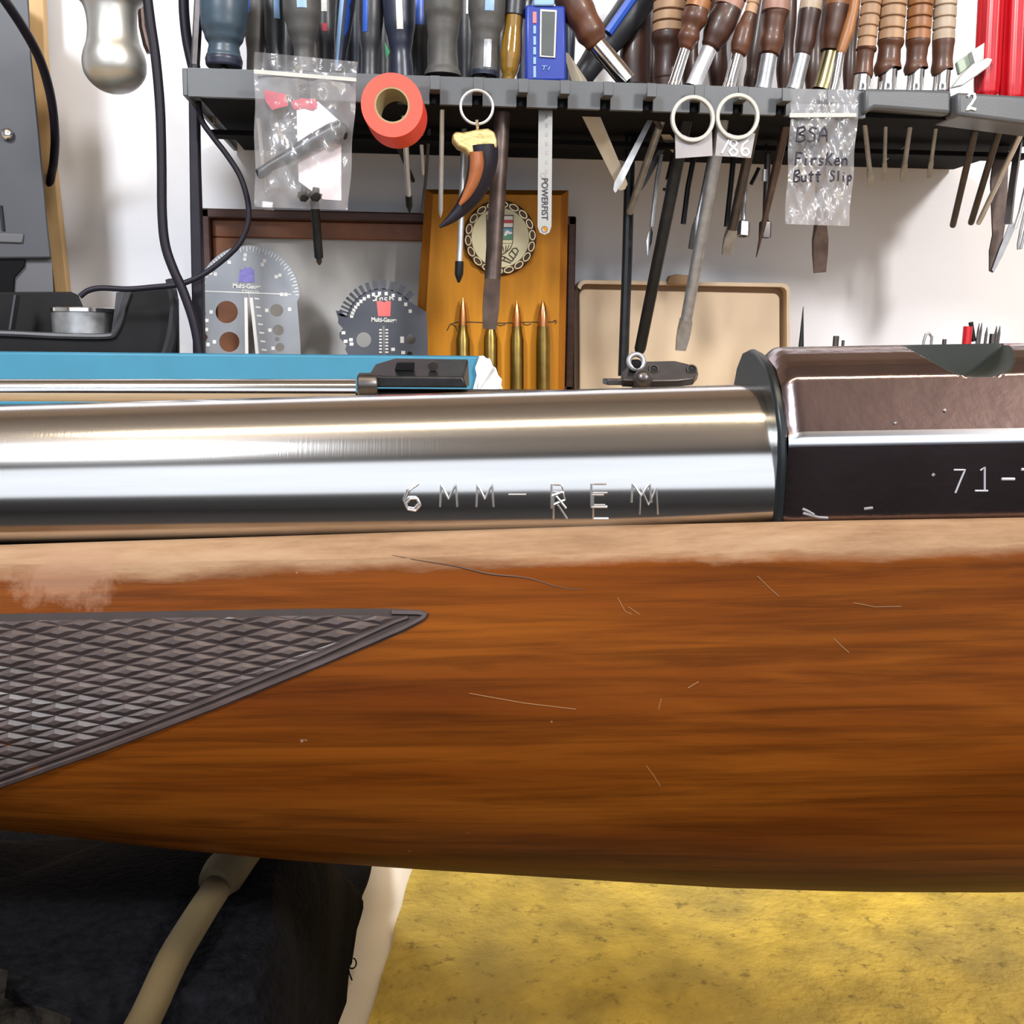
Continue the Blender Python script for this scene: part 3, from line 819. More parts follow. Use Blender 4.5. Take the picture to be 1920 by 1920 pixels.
# rear base: an oval plate leaning to us
rb_ = MB()
oval = [(1168, 712), (1166, 697), (1180, 684), (1215, 677), (1265, 676), (1290, 682), (1306, 690), (1310, 700), (1302, 709), (1270, 713), (1222, 714)]
fr = [P(x, y, Y2-.009+(713-y)/37*.02) for x, y in oval]
rb_.prism(fr, V((0, .003, -.0035)))
sb2 = build('scope_base', rb_, M['darksteel'], act, bevel=.0006); sb2['label'] = 'rounded rear scope base with two screws'
for sx, sy in ((1226, 693), (1297, 693)):
    c = P(sx, sy, Y2-.009+(713-sy)/37*.02-.0006)
    b = MB().torus(c, V((1, 0, 0)), V((0, .5, .866)), .0022, .0007, 20, 6); b.box(tuple(c-V((.0016, .0004, .0004))), tuple(c+V((.0016, .0004, .0006))))
    build('screw', b, M['blacksteel'], sb2)
b = MB().box(tuple(P(1138, 722, Y2-.006)), tuple(P(1178, 711, Y2-.006)+V((0, .012, 0)))); build('rear_step', b, M['darksteel'], act, bevel=.0006)
c = P(1205, 711, Y2-.016)
b = MB().sphere(c, .0046, 0, 24); b.lathe(c, c+V((0, .012, -.006)), [(0, .003), (1, .003)], 14); build('bolt_knob', b, M['darksteel'], act)
c = P(1193, 676, Y2-.001)
b = MB().torus(c+V((0, 0, -.0005)), V((1, 0, 0)), V((0, .3, .95)), .0036, .0013, 28, 10); build('ring', b, M['dullsteel'], act)
b = MB().sphere(c+V((0, .001, -.0028)), .0036, 0, 16); build('dark_ball', b, M['rackdark'], act)

# ------------------------------------------------------------------ blue cardboard box on the raised shelf
Yb = .80
xl = P(-260, 663, Yb).x; xr = P(902, 668, Yb).x; zt = P(450, 664, Yb).z
box = thing('cardboard_box', 'long flat blue cardboard box with torn white end lying behind the barrel', 'box', ((xl+xr)/2, Yb+.035, ZS))
build('body', MB().box((xl, Yb, ZS), (xr, Yb+.045, zt)), M['bluebox'], box, bevel=.0015)
b = MB()
tp = [(886, 735), (894, 704), (891, 690), (899, 668), (907, 667), (914, 673), (919, 672), (924, 686), (930, 690), (934, 703), (941, 711), (940, 722), (945, 735)]
b.prism([P(x, y, Yb-.004) for x, y in tp], (0, .02, 0))
o = build('torn_end', b, M['paper'], box, smooth=False); 
b = MB()
for tri_ in ([(896, 735), (899, 690), (925, 688)], [(896, 735), (925, 688), (942, 728)]):
    b.prism([P(x, y, Yb-.007+.004*(k % 2)) for k, (x, y) in enumerate(tri_)], (0, .004, 0))
build('torn_flap', b, M['paper'], box, smooth=False)

# ------------------------------------------------------------------ tool rack
YF = .83; YK = 1.055
zt = P(1000, 149, YF).z; zl = P(1000, 201, YF).z; zu = zl+.002
xL = P(352, 155, YF).x; xR = P(2060, 180, YF).x; xM = P(1625, 180, YF).x
rack = thing('tool_rack', 'grey black plastic tool rack with hooks along its front lip mounted on the wall', 'tool rack', ((xL+xR)/2, YK, zl))
ZT = zt-.004
b = MB()
b.box((xL+.006, YF+.0045, zl+.0015), (xR, YK, zl+(zt-zl)*.42+.004)); build('underside', b, M['rackdark'], rack)  # near-black colour paints in the shade below the shelf
hooks = [572, 735, 815, 895, 978, 1055, 1135, 1215, 1303, 1384, 1465, 1548]
b = MB(); zmid = zl+(zt-zl)*.42
b.box((xL, YF, zmid), (xM, YF+.005, zt))
edges = [xL]
for h in hooks:
    hx = P(h, 190, YF).x; edges += [hx-.0040, hx+.0040]
edges.append(xM)
for k in range(0, len(edges), 2): b.box((edges[k], YF, zl), (edges[k+1], YF+.005, zmid))
build('front_lip', b, M['rack'], rack, smooth=False)
build('end_plate', MB().box((xL-.004, YF+.0005, zl+.0003), (xL-.0001, YK, zt-.0003)), M['rack'], rack, bevel=.0008)
b = MB(); b.box((xL, YF+.004, ZT-.004), (xR, YF+.022, ZT)); b.box((xL, YF+.09, zt-.03), (xR, YF+.11, zt-.026)); build('holder_bar', b, M['rackdark'], rack)
for h in hooks:
    hx = P(h, 190, YF).x
    b = MB(); b.box((hx-.0038, YF-.012, zmid-.001), (hx+.0038, YF+.003, zmid+.0025)); b.box((hx-.0038, YF-.013, zmid-.001), (hx+.0038, YF-.0105, zmid+.009))
    build('hook', b, M['rack'], rack, bevel=.0005)
# right hand lip blocks (stand a little proud)
def block(pxs, Y, dep, name='lip_block'):
    return build(name, MB().prism([P(x, y, Y) for x, y in pxs], (0, dep, 0)), M['rack'], rack, bevel=.003, bseg=3)
block([(1622, 165), (1785, 168), (1785, 214), (1640, 203), (1622, 213)], .822, .03)
bl2 = block([(1795, 172), (2010, 184), (2010, 244), (1795, 216)], .815, .04)
b = MB()
for st in strokes('2', 1811, 206, 19, 31, 0, .05): b.tube([P(x, y, .8143) for x, y in st], .0011, 6)
build('painted_number', b, M['whitepaint'], bl2)
# post at the left end
b = MB().prism([P(x, y, .87) for x, y in [(353, 172), (370, 172), (372, 300), (379, 520), (381, 700), (362, 700), (356, 400)]], (0, .012, 0))
build('post', b, M['black'], rack, bevel=.001)
for (x0, y0, x1, y1) in ((421, 172, 421, 200), (399, 217, 400, 232)):
    build('peg', MB().tube([P(x0, y0, .93), P(x1, y1, .93)], .0022, 8), M['greywood'], rack)

# ------------------------------------------------------------------ hand tools in the rack
def lathe_patch(mb, A, B, Y, prof, dx, wpx, y0, y1, m=0, up=.0004):
    """a strip inlaid on the camera side of a turned handle; pixel units"""
    n = 10; k = 4; rows = []
    for i in range(n+1):
        y = y0+(y1-y0)*i/n; t = (y-B[1])/(A[1]-B[1]); xc = B[0]+(A[0]-B[0])*t
        r = interp([(-q[0], q[1]) for q in prof], -y) if True else 0
        row = []
        for j in range(k+1):
            o = dx-wpx/2+wpx*j/k; o = max(-r*.97, min(r*.97, o))
            c = P(xc+o, y, Y); rm = pxr(r, Y); dd = math.sqrt(max(0, r*r-o*o))/r*rm
            row.append(c+V((0, -dd-up, 0)))
        rows.append(row)
    i0 = mb.add([p for r_ in rows for p in r_])
    for i in range(n):
        for j in range(k):
            a = i0+i*(k+1)+j; mb.face((a, a+1, a+k+2, a+k+1), m)
def handle(name, label, cat, B, A, Y, prof, segs, strips=(), group=None, flute=None, n=24, ferr=None, shaft=None, ds=0.):
    """turned handle: prof = [(pixel y, half width px)] bottom to top; segs = [(part name, y from, y to, material)]"""
    base = P(B[0], B[1], Y)
    t = thing(name, label, cat, base, group)
    def pt(y):
        k = (y-B[1])/(A[1]-B[1]); return P(B[0]+(A[0]-B[0])*k, y, Y+ds*k)
    first = None
    for nm, ya, yb, m in segs:
        pr = [(ya, interp([(-q[0], q[1]) for q in prof], -ya))]+[q for q in prof if yb < q[0] < ya]+[(yb, interp([(-q[0], q[1]) for q in prof], -yb))]
        mb = MB(); rs = []
        dirv = (pt(yb)-pt(ya)).normalized(); a = dirv.cross(V((0, 1, 0))).normalized(); c = dirv.cross(a)
        # smooth the profile
        dense = []
        for (y0, r0), (y1, r1) in zip(pr, pr[1:]):
            for q in range(4):
                s = q/4; s2 = s*s*(3-2*s); dense.append((y0+(y1-y0)*s, r0+(r1-r0)*s2))
        dense.append(pr[-1])
        for y, r in dense:
            rm = pxr(r, Y); ctr = pt(y)
            rs.append([ctr+a*(rm*(1+(flute[1]*math.cos(flute[0]*2*math.pi*k/n) if flute else 0))*math.cos(2*math.pi*k/n))+c*(rm*(1+(flute[1]*math.cos(flute[0]*2*math.pi*k/n) if flute else 0))*math.sin(2*math.pi*k/n)) for k in range(n)])
        mb.rings(rs)
        o = build(nm, mb, m, t, angle=40)
        if first is None or nm == 'handle': first = o
    for nm, dx, wp, y0, y1, m in strips:
        mb = MB(); lathe_patch(mb, A, B, Y, prof, dx, wp, y0, y1); build(nm, mb, m, first)
    if shaft:
        shaft_parts(t, P(B[0], B[1], Y), *shaft)
    return t
def shaft_parts(t, top, C, Yc, r, m, tip, m2=None):
    """a blade from 'top' down to pixel C at depth Yc"""
    end = P(C[0], C[1], Yc); d = end-top; L_ = d.length; rm = pxr(r, Yc)
    kind = tip[0]
    side = V((1, 0, 0)); side = (side-d.normalized()*side.dot(d.normalized())).normalized(); nor = side.cross(d.normalized())
    m2 = m2 or m
    if kind == 'flat':
        hw, lp = pxr(tip[1], Yc), tip[2]*Yc/F
        p = end-d.normalized()*lp
        build('shaft', MB().tube([top, p], rm, 12), m, t)
        b = MB(); fw = hw*.82
        def sec_(c, w_, h_): return [c+side*w_+nor*h_, c-side*w_+nor*h_, c-side*w_-nor*h_, c+side*w_-nor*h_]
        b.rings([sec_(p, rm*.9, rm*.9), sec_(p.lerp(end, .3), hw, rm*.55), sec_(p.lerp(end, .6), hw, rm*.4), sec_(end, fw, rm*.22)])
        build('blade', b, m2, t, angle=20)
    elif kind == 'point':
        build('shaft', MB().lathe(top, end, [(0, rm), (1-tip[1], rm), (1-tip[1]*.4, rm*.6), (1, rm*.12)], 12), m, t)
    elif kind == 'plain':
        build('shaft', MB().lathe(top, end, [(0, rm), (.985, rm), (1, rm*.8)], 12), m, t)
    elif kind == 'socket':
        hw = pxr(tip[1], Yc); lp = tip[2]*Yc/F; p = end-d.normalized()*lp
        build('shaft', MB().tube([top, p], rm, 12), m, t)
        build('socket', MB().lathe(p, end, [(0, rm), (.12, hw*.95), (.2, hw), (1, hw), (1, hw*.7), (.7, hw*.65)], 6, cap=True), m2, t, angle=20)
    elif kind == 'tip':
        lp = tip[1]*Yc/F; p = end-d.normalized()*lp; hw = pxr(tip[2], Yc)
        build('shaft', MB().tube([top, p], rm, 12), m, t)
        build('tip', MB().lathe(p, end, [(0, hw), (.6, hw), (.75, hw*.75), (1, hw*.25)], 12), m2, t)
G1 = 'black and blue gripped screwdrivers on the left of the rack'
T = 'screwdriver'
mm_ = M
handle('screwdriver', 'thick blue grey gripped screwdriver at the left end of the rack', T, (420, 127), (420, -70), .845, [(127, 29), (124, 31), (113, 32), (100, 28), (87, 26), (72, 33), (52, 39), (20, 41), (-70, 41)],
       [('collar', 127, 108, M['navy']), ('handle', 108, -70, M['bluegrey'])], group=G1, shaft=((421, 185), .85, 6, M['darksteel'], ('plain',)))
t = thing('steel_rod', 'slim dark steel rod standing beside the thick blue grey screwdriver', 'rod', P(366, 128, .85))
build('rod', MB().lathe(P(366, 124, .85), P(376, -60, .85), [(0, pxr(8, .85)), (1, pxr(8, .85))], 6), M['darksteel'], t, angle=20)
build('foot', MB().lathe(P(365, 134, .85), P(366, 122, .85), [(0, pxr(9, .85)), (1, pxr(9, .85))], 12), M['blacksteel'], t)
handle('screwdriver', 'narrow black screwdriver with blue edge stripe behind the thick blue grey one', T, (476, 140), (488, -70), .90, [(140, 13), (105, 14), (65, 19), (30, 22), (-70, 22)], [('handle', 140, -70, M['dustgrip'])],
       [('stripe', -15, 7, 30, -70, M['blue'])], G1, shaft=((500, 372), .93, 4, M['steel'], ('tip', 38, 5), M['dullsteel']))
handle('screwdriver', 'slender grey black screwdriver with short pale blue inlay, above the left bag', T, (516, 135), (512, -70), .89, [(135, 15), (100, 15), (60, 18), (0, 19), (-70, 19)], [('handle', 135, -70, M['blackgrip'])],
       [('inlay', 8, 12, 40, -70, M['paleblue'])], G1, shaft=((516, 240), .9, 5, M['darksteel'], ('plain',)))
handle('screwdriver', 'wide black screwdriver with pale blue inlay directly above the left bag', T, (571, 138), (563, -70), .872, [(138, 21), (120, 20), (98, 17), (80, 20), (55, 27), (25, 33), (-70, 35)], [('handle', 138, -70, M['dustgrip'])],
       [('inlay', 3, 18, 25, -70, M['paleblue'])], G1, shaft=((599, 497), .93, 8, M['blacksteel'], ('tip', 14, 5), M['brownsteel']))
handle('screwdriver', 'black screwdriver with white tag strip and red spot, deep in the rack', T, (612, 140), (607, -70), .96, [(140, 15), (100, 16), (50, 20), (-70, 21)], [('handle', 140, -70, M['blackgrip'])],
       [('label_strip', 0, 11, 28, -70, M['whitelabel']), ('red_spot', 0, 9, 64, 50, M['redprint2'])], G1, shaft=((566, 372), .97, 5, M['blacksteel'], ('socket', 9, 28), M['blacksteel']))
handle('screwdriver', 'slanted blue screwdriver with a silvery ridge, right of the left bag top', T, (635, 135), (656, -70), .90, [(135, 9), (100, 11), (60, 15), (0, 18), (-70, 18)], [('handle', 135, -70, M['navy'])],
       [('ridge', -6, 8, 128, -70, M['paleblue']), ('stripe', 8, 7, 70, -70, M['blue'])], G1, shaft=((652, 240), .92, 4, M['darksteel'], ('plain',)))
handle('screwdriver', 'black screwdriver with mid blue stripe, left of the red tape roll', T, (693, 150), (696, -70), .875, [(150, 17), (125, 16), (100, 16), (70, 20), (30, 23), (-70, 23)], [('handle', 150, -70, M['blackgrip'])],
       [('stripe', -9, 9, 65, -70, M['blue'])], G1, shaft=((775, 340), .95, 4, M['blacksteel'], ('plain',)))
handle('screwdriver', 'violet black screwdriver with a long white label strip, above the red tape roll', T, (754, 150), (745, -70), .868, [(150, 21), (125, 20), (98, 18), (75, 22), (45, 27), (0, 29), (-70, 29)], [('handle', 150, -70, M['navy'])],
       [('label_strip', 0, 12, 62, -70, M['whitelabel']), ('edge_strip', -26, 5, 33, -70, M['whitelabel'])], G1, shaft=((768, 398), .93, 5, M['steel'], ('tip', 32, 6), M['blacksteel']))
handle('screwdriver', 'black screwdriver with a broad bright blue inlay, right of the violet black one', T, (785, 145), (784, -70), .92, [(145, 17), (90, 17), (50, 19), (-70, 20)], [('handle', 145, -70, M['blackgrip'])],
       [('inlay', 2, 18, 52, -70, M['blue'])], G1, shaft=((793, 328), .95, 3.5, M['steel'], ('plain',)))
handle('screwdriver', 'dusty grey black screwdriver with flared foot in the middle of the rack', T, (830, 143), (832, -70), .845, [(143, 33), (138, 32), (125, 27), (105, 25), (80, 25), (55, 28), (42, 29), (22, 34), (-70, 36)], [('handle', 143, -70, M['dustgrip'])],
       [], G1, shaft=((826, 408), .90, 4.2, M['steel'], ('point', .06)))
handle('screwdriver', 'black handled screwdriver with white strip, hidden between two wide dark handles', T, (874, 148), (876, -70), .93, [(148, 14), (60, 18), (-70, 19)], [('handle', 148, -70, M['blackgrip'])],
       [('label_strip', 2, 9, 32, -70, M['whitelabel'])], G1, shaft=((860, 530), .92, 5.5, M['steel'], ('tip', 38, 8), M['blacksteel']))
handle('screwdriver', 'grey black screwdriver with pale blue inlay above the claw key ring', T, (908, 143), (916, -70), .846, [(143, 23), (135, 24), (120, 24), (90, 22), (70, 24), (48, 29), (20, 33), (-70, 35)], [('collar', 143, 134, M['navy']), ('handle', 134, -70, M['dustgrip'])],
       [('inlay', 3, 17, 30, -70, M['paleblue']), ('grip_highlight', 3, 14, 132, 80, M['dullsteel'])], G1, shaft=((905, 185), .85, 5, M['darksteel'], ('plain',)))  # pale strip on the lower grip is a painted highlight
t = handle('screwdriver', 'translucent amber handled chisel screwdriver beside the blue meter', T, (953, 152), (972, -70), .85, [(152, 11), (148, 11), (128, 17), (106, 20), (82, 19), (55, 17), (31, 17), (30, 20), (-70, 20)], [('handle', 152, 31, M['amber']), ('cap', 31, -70, M['blackgrip'])], n=12)
shaft_parts(t, P(945, 152, .86), (918, 617), .86, 15, M['brownsteel'], ('flat', 15, 90), M['brownsteel'])
for lab, x, r, m in (('plain black screwdriver in the back row between the narrow black one and the slender one', 497, 17, 'blackgrip'), ('plain black screwdriver in the back row left of the wide black one', 540, 17, 'blackgrip'),
                     ('plain black screwdriver in the back row behind the slanted blue one', 640, 19, 'blackgrip'), ('plain black screwdriver in the back row left of the mid blue striped one', 668, 16, 'navy'),
                     ('plain black screwdriver in the back row right of the mid blue striped one', 722, 17, 'blackgrip'), ('plain black screwdriver in the back row right of the broad blue inlay', 800, 17, 'blackgrip'),
                     ('plain dark screwdriver in the back row left of the amber one', 935, 15, 'navy'), ('plain dark blue screwdriver in the back row between amber handle and meter', 983, 17, 'navy'), ('plain dark blue screwdriver in the back row right of the meter', 1068, 10, 'navy')):
    handle('screwdriver', lab, T, (x, 165), (x+1, -70), .995, [(165, r*.8), (120, r*.85), (70, r), (-70, r*1.1)], [('handle', 165, -70, M[m])], group=G1)
for lab, x, xt, r in (('dark brown handle in the back row left of the first narrow chrome ferrule', 1222, 1226, 12), ('dark brown handle in the back row between the narrow chrome and satin ferrules', 1292, 1300, 16), ('dark brown handle in the back row right of the satin ferrule', 1345, 1350, 18),
                      ('dark brown handle in the back row left of the rosy grip', 1420, 1420, 14), ('dark brown handle in the back row right of the rosy grip', 1470, 1480, 16), ('dark brown handle in the back row left of the brass ferrule', 1524, 1535, 18), ('dark brown handle in the back row right of the brass ferrule', 1590, 1604, 12)):
    handle('wooden_screwdriver', lab, T, (x, 175), (xt, -70), .995, [(175, r*.7), (130, r), (90, r*.85), (40, r*1.05), (-70, r)], [('handle', 175, -70, M['walnut'])], group='wooden handled gunsmith screwdrivers on the right of the rack')
# green sliver of a tag behind
b = MB().prism([P(x, y, .94) for x, y in [(721, 78), (731, 97), (724, 110)]], (0, .002, 0)); o = build('plastic_tag', b, M['green'], smooth=False); tag(o, 'small green plastic tag between two dark screwdrivers above the tape roll', 'tag')

# blue meter
t = thing('digital_meter', 'bright blue digital meter with a dark screen standing on the rack', 'meter', P(1024, 152, .84))
b = MB().prism([P(x, y, .838) for x, y in [(986, 8), (1060, 10), (1063, 152), (985, 152)]], (0, .022, 0)); build('case', b, M['devblue'], t, bevel=.002)
b = MB().prism([P(x, y, .836) for x, y in [(1001, -8), (1040, -8), (1040, 10), (1001, 10)]], (0, .018, 0)); build('top_cap', b, M['paleblue'], t, bevel=.001)
b = MB().prism([P(x, y, .8366) for x, y in [(1013, 17), (1044, 19), (1041, 108), (1012, 106)]], (0, .002, 0)); fr_ = build('screen_frame', b, M['whitelabel'], t)
b = MB().prism([P(x, y, .8362) for x, y in [(1016, 21), (1041, 22), (1038, 105), (1015, 103)]], (0, .002, 0)); build('screen', b, M['screen'], fr_)
b = MB()
for (y0, y1, w_) in ((48, 63, 5), (68, 84, 5), (88, 102, 5), (107, 120, 5), (124, 145, 5)):
    b.prism([P(x, y, .8374) for x, y in [(1000, y0), (1000+w_, y0), (1000+w_, y1), (1000, y1)]], (0, .001, 0))
build('printed_marks', b, M['paleblue'], t)
b = MB().prism([P(x, y, .8374) for x, y in [(999, 22), (1006, 22), (1006, 43), (999, 43)]], (0, .001, 0)); build('red_mark', b, M['pinkprint'], t)
b = MB()
for st in ([(1016, 124), (1026, 124)], [(1021, 124), (1019, 131)], [(1026, 128), (1028, 132), (1031, 125)]): b.tube([P(x, y, .8374) for x, y in st], .0004, 5)
build('emblem', b, M['paleblue'], t)
b = MB().prism([P(x, y, .85) for x, y in [(980, 3), (990, 3), (990, 36), (984, 36)]], (0, .004, 0)); build('side_jaw', b, M['whitelabel'], t)

# slanted tools
handle_w = {}
def slanted(name, label, cat, pts, Y, segs, n=24, shaft=None, group=None, strips=()):
    """pts: [(x,y,half width)] bottom to top; segs [(part,i0,i1,mat)]"""
    t = thing(name, label, cat, P(pts[0][0], pts[0][1], Y), group)
    for nm, i0, i1, m in segs:
        sub = pts[i0:i1+1]; C_ = []; R_ = []
        for (xa, ya, ra), (xb, yb, rb2) in zip(sub, sub[1:]):
            for q in range(4):
                s = q/4; s2 = s*s*(3-2*s); C_.append(P(xa+(xb-xa)*s, ya+(yb-ya)*s, Y)); R_.append(pxr(ra+(rb2-ra)*s2, Y))
        C_.append(P(sub[-1][0], sub[-1][1], Y)); R_.append(pxr(sub[-1][2], Y))
        build(nm, MB().tube(C_, R_, n), m, t, angle=40)
    if shaft: shaft_parts(t, P(pts[0][0], pts[0][1], Y), *shaft)
    return t
slanted('screwdriver', 'brown wooden screwdriver with a big chrome ferrule leaning left beside the meter', T, [(1176, 152, 17), (1148, 118, 17), (1120, 84, 17), (1117, 80, 20), (1108, 62, 27), (1098, 44, 26), (1085, 22, 30), (1062, -20, 30), (1040, -60, 28)], .85,
        [('ferrule', 0, 2, M['chrome']), ('handle', 2, 8, M['walnut2'])], shaft=((1240, 240), .88, 6, M['darksteel'], ('plain',)))
t = slanted('screwdriver', 'black screwdriver with a blue stripe leaning right behind the chrome ferrule', T, [(1082, 160, 16), (1098, 135, 21), (1130, 90, 25), (1170, 40, 30), (1230, -50, 32)], .92, [('handle', 0, 4, M['blackgrip'])])
c0, c1 = P(1140, 62, .905), P(1205, -30, .905)
build('stripe', MB().tube([c0, c1], .004, 8), M['blue'], t)
slanted('leather_sheath', 'dark brown leather sheath standing behind the slanted screwdrivers', 'sheath', [(1190, 160, 27), (1190, 110, 28), (1195, 50, 24), (1197, -60, 22)], .93, [('sheath', 0, 3, M['walnut'])])
GW = 'wooden handled gunsmith screwdrivers on the right of the rack'
def grooved(pts):
    """adds ring grooves to a grip"""
    out = []
    for (xa, ya, ra), (xb, yb, rb2) in zip(pts, pts[1:]):
        n = max(1, int(abs(yb-ya)/20))
        for q in range(n):
            s = q/n; x = xa+(xb-xa)*s; y = ya+(yb-ya)*s; r = ra+(rb2-ra)*s; dy = (yb-ya)/n; dx = (xb-xa)/n
            out += [(x, y, r), (x+dx*.72, y+dy*.72, r), (x+dx*.80, y+dy*.80, r*.84), (x+dx*.88, y+dy*.88, r*.84), (x+dx*.95, y+dy*.95, r)]
    out.append(pts[-1]); return out
def wood(label, ferr, body, grip, Y, fm, bm, gm, shaft, grp=GW):
    g = grooved(grip); pts = ferr+body+g; a = len(ferr); bb_ = len(body)
    return slanted('wooden_screwdriver', label, T, pts, Y, [('ferrule', 0, a-1, fm), ('handle', a-1, a+bb_, bm), ('grip', a+bb_, len(pts)-1, gm)], shaft=shaft, group=grp)
wood('upright screwdriver with pale grooved wooden grip over a dark brown bulb, by the leather sheath', [(1250, 168, 24), (1251, 150, 25)], [(1251, 146, 26), (1252, 112, 24), (1253, 92, 25), (1254, 74, 31), (1254, 64, 31)], [(1254, 62, 30), (1260, -60, 31)], .89, M['walnut'], M['walnut'], M['palewood'],
     ((1168, 300), .95, 4, M['blacksteel'], ('plain',)))
wood('slanted walnut screwdriver with narrow chrome ferrule and orange grip', [(1262, 162, 12), (1265, 152, 11), (1284, 94, 10)], [(1286, 88, 14), (1291, 70, 20), (1295, 56, 17), (1301, 36, 24), (1306, 20, 22)], [(1306, 18, 22), (1330, -55, 23)], .86, M['chrome'], M['walnut2'], M['orangewood'],
     ((1180, 400), .93, 7, M['dullsteel'], ('plain',)))
wood('slanted dark walnut screwdriver with satin ferrule and pale pink grip', [(1299, 163, 15), (1304, 150, 14), (1330, 92, 14)], [(1333, 86, 18), (1344, 62, 25), (1353, 42, 27), (1364, 20, 25)], [(1365, 16, 25), (1395, -55, 26)], .865, M['steel'], M['walnut'], M['pinkwood'],
     ((1199, 660), .94, 11, M['blacksteel'], ('plain',)))
wood('slim faceted walnut screwdriver with bright chrome ferrule, third from the ring tags', [(1366, 166, 12), (1369, 155, 11), (1383, 104, 11)], [(1385, 99, 15), (1389, 84, 18), (1395, 60, 17), (1402, 38, 13), (1406, 28, 12)], [(1407, 26, 11), (1425, -55, 12)], .858, M['chrome'], M['walnut2'], M['palewood'],
     ((1276, 657), .93, 11, M['dullsteel'], ('flat', 12, 60), M['dullsteel']))
slanted('wooden_screwdriver', 'knobbed dark brown tool handle standing deep between chrome ferrules', T, [(1407, 166, 13), (1409, 150, 14), (1412, 130, 12), (1416, 100, 15), (1425, 40, 14), (1440, -50, 15)], .95, [('handle', 0, 5, M['walnut'])], group=GW, shaft=((1392, 443), .93, 5, M['steel'], ('socket', 13, 30), M['dullsteel']))
wood('walnut screwdriver with dull ferrule and rosy grip, left of the right hand bag', [(1430, 168, 15), (1433, 155, 14), (1442, 104, 14)], [(1443, 100, 18), (1446, 78, 22), (1449, 60, 20), (1452, 36, 22), (1454, 24, 24)], [(1454, 22, 25), (1462, -55, 26)], .866, M['dullsteel'], M['walnut2'], M['pinkwood'],
     ((1362, 478), .93, 9, M['darksteel'], ('flat', 11, 50), M['dullsteel']))
wood('dark walnut screwdriver with dull ferrule and grey grip above the right hand bag', [(1488, 170, 15), (1492, 158, 14), (1505, 104, 14)], [(1506, 100, 15), (1510, 80, 18), (1513, 58, 18), (1518, 26, 20)], [(1519, 20, 20), (1530, -55, 21)], .87, M['dullsteel'], M['walnut'], M['greywood'],
     ((1418, 482), .93, 8, M['brownsteel'], ('point', .5)))
wood('stout orange brown screwdriver with broad brass ferrule above the right hand bag', [(1541, 170, 18), (1546, 156, 18), (1560, 100, 17)], [(1561, 97, 22), (1567, 66, 29), (1573, 36, 31), (1576, 20, 32)], [(1577, 18, 32), (1590, -55, 32)], .875, M['brassf'], M['walnut2'], M['orangewood'],
     ((1537, 511), .90, 10, M['brownsteel'], ('flat', 14, 88), M['brownsteel']))
slanted('wooden_screwdriver', 'thin pale wooden screwdriver with silver ferrule right of the brass ferrule', T, [(1561, 172, 9), (1565, 158, 9), (1575, 100, 8), (1577, 96, 9), (1590, 60, 11), (1600, 20, 9), (1608, -40, 9)], .85, [('ferrule', 0, 2, M['chrome']), ('handle', 2, 6, M['orangewood'])], group=GW, shaft=((1530, 300), .9, 4, M['darksteel'], ('plain',)))
GT = 'row of four short bright ferruled wooden screwdrivers'
for (lab, xb, xt, rf, bulb, rg, gm, yg, C, r) in (
    ('first of the four short chrome ferruled wooden screwdrivers, slimmest and leaning', 1616, 1640, 15, [(1619, 140, 17), (1621, 116, 15), (1623, 98, 16), (1624, 93, 19)], 17, M['palewood'], 90, (1634, 352), 4.5),
    ('second of the four short chrome ferruled wooden screwdrivers, with widest bulb', 1663, 1680, 17, [(1664, 130, 25), (1666, 112, 21), (1668, 92, 20), (1670, 80, 24)], 23, M['palewood'], 76, (1658, 337), 3.5),
    ('third of the four short chrome ferruled wooden screwdrivers, orange flecked', 1716, 1730, 15, [(1717, 130, 22), (1718, 112, 18), (1720, 92, 19), (1721, 80, 22)], 22, M['orangewood'], 76, (1692, 340), 4.5),
    ('last of the four short chrome ferruled wooden screwdrivers, greyer grip by the white brush', 1765, 1775, 15, [(1766, 132, 20), (1767, 112, 18), (1768, 92, 19), (1769, 80, 20)], 20, M['greywood'], 76, (1742, 333), 3.5)):
    f0 = [(xb-1, 172, rf+1), (xb, 158, rf), (xb+2, bulb[0][1]+2, rf)]
    wood(lab, f0, bulb, [(bulb[-1][0], yg, rg), (xt, -55, rg+2)], .848, M['chrome'], M['walnut2'], gm, (C, .90, r, M['dullsteel'], ('flat', r+.8, 40), M['dullsteel']), GT)
GR = 'red fluted screwdrivers at the right end of the rack'
for lab, B, A, r, C, rr in (('red fluted plastic screwdriver nearest the white brush', (1848, 182), (1860, -60), 22, (1786, 425), 6), ('second red fluted plastic screwdriver from the white brush', (1895, 190), (1906, -60), 23, (1820, 420), 6),
                            ('red fluted plastic screwdriver cut by the right edge of the photo', (1944, 198), (1952, -60), 23, (1834, 420), 5)):
    t = handle('screwdriver', lab, T, B, A, .85, [(B[1], r*.8), (B[1]-8, r*.95), (B[1]-30, r), (-60, r)], [('handle', B[1], -60, M['red'])], group=GR, flute=(7, .09), n=42)
    shaft_parts(t, P(B[0]-5, B[1], .86), C, .93, rr, M['darksteel'] if rr == 6 else M['steel'], ('plain',))
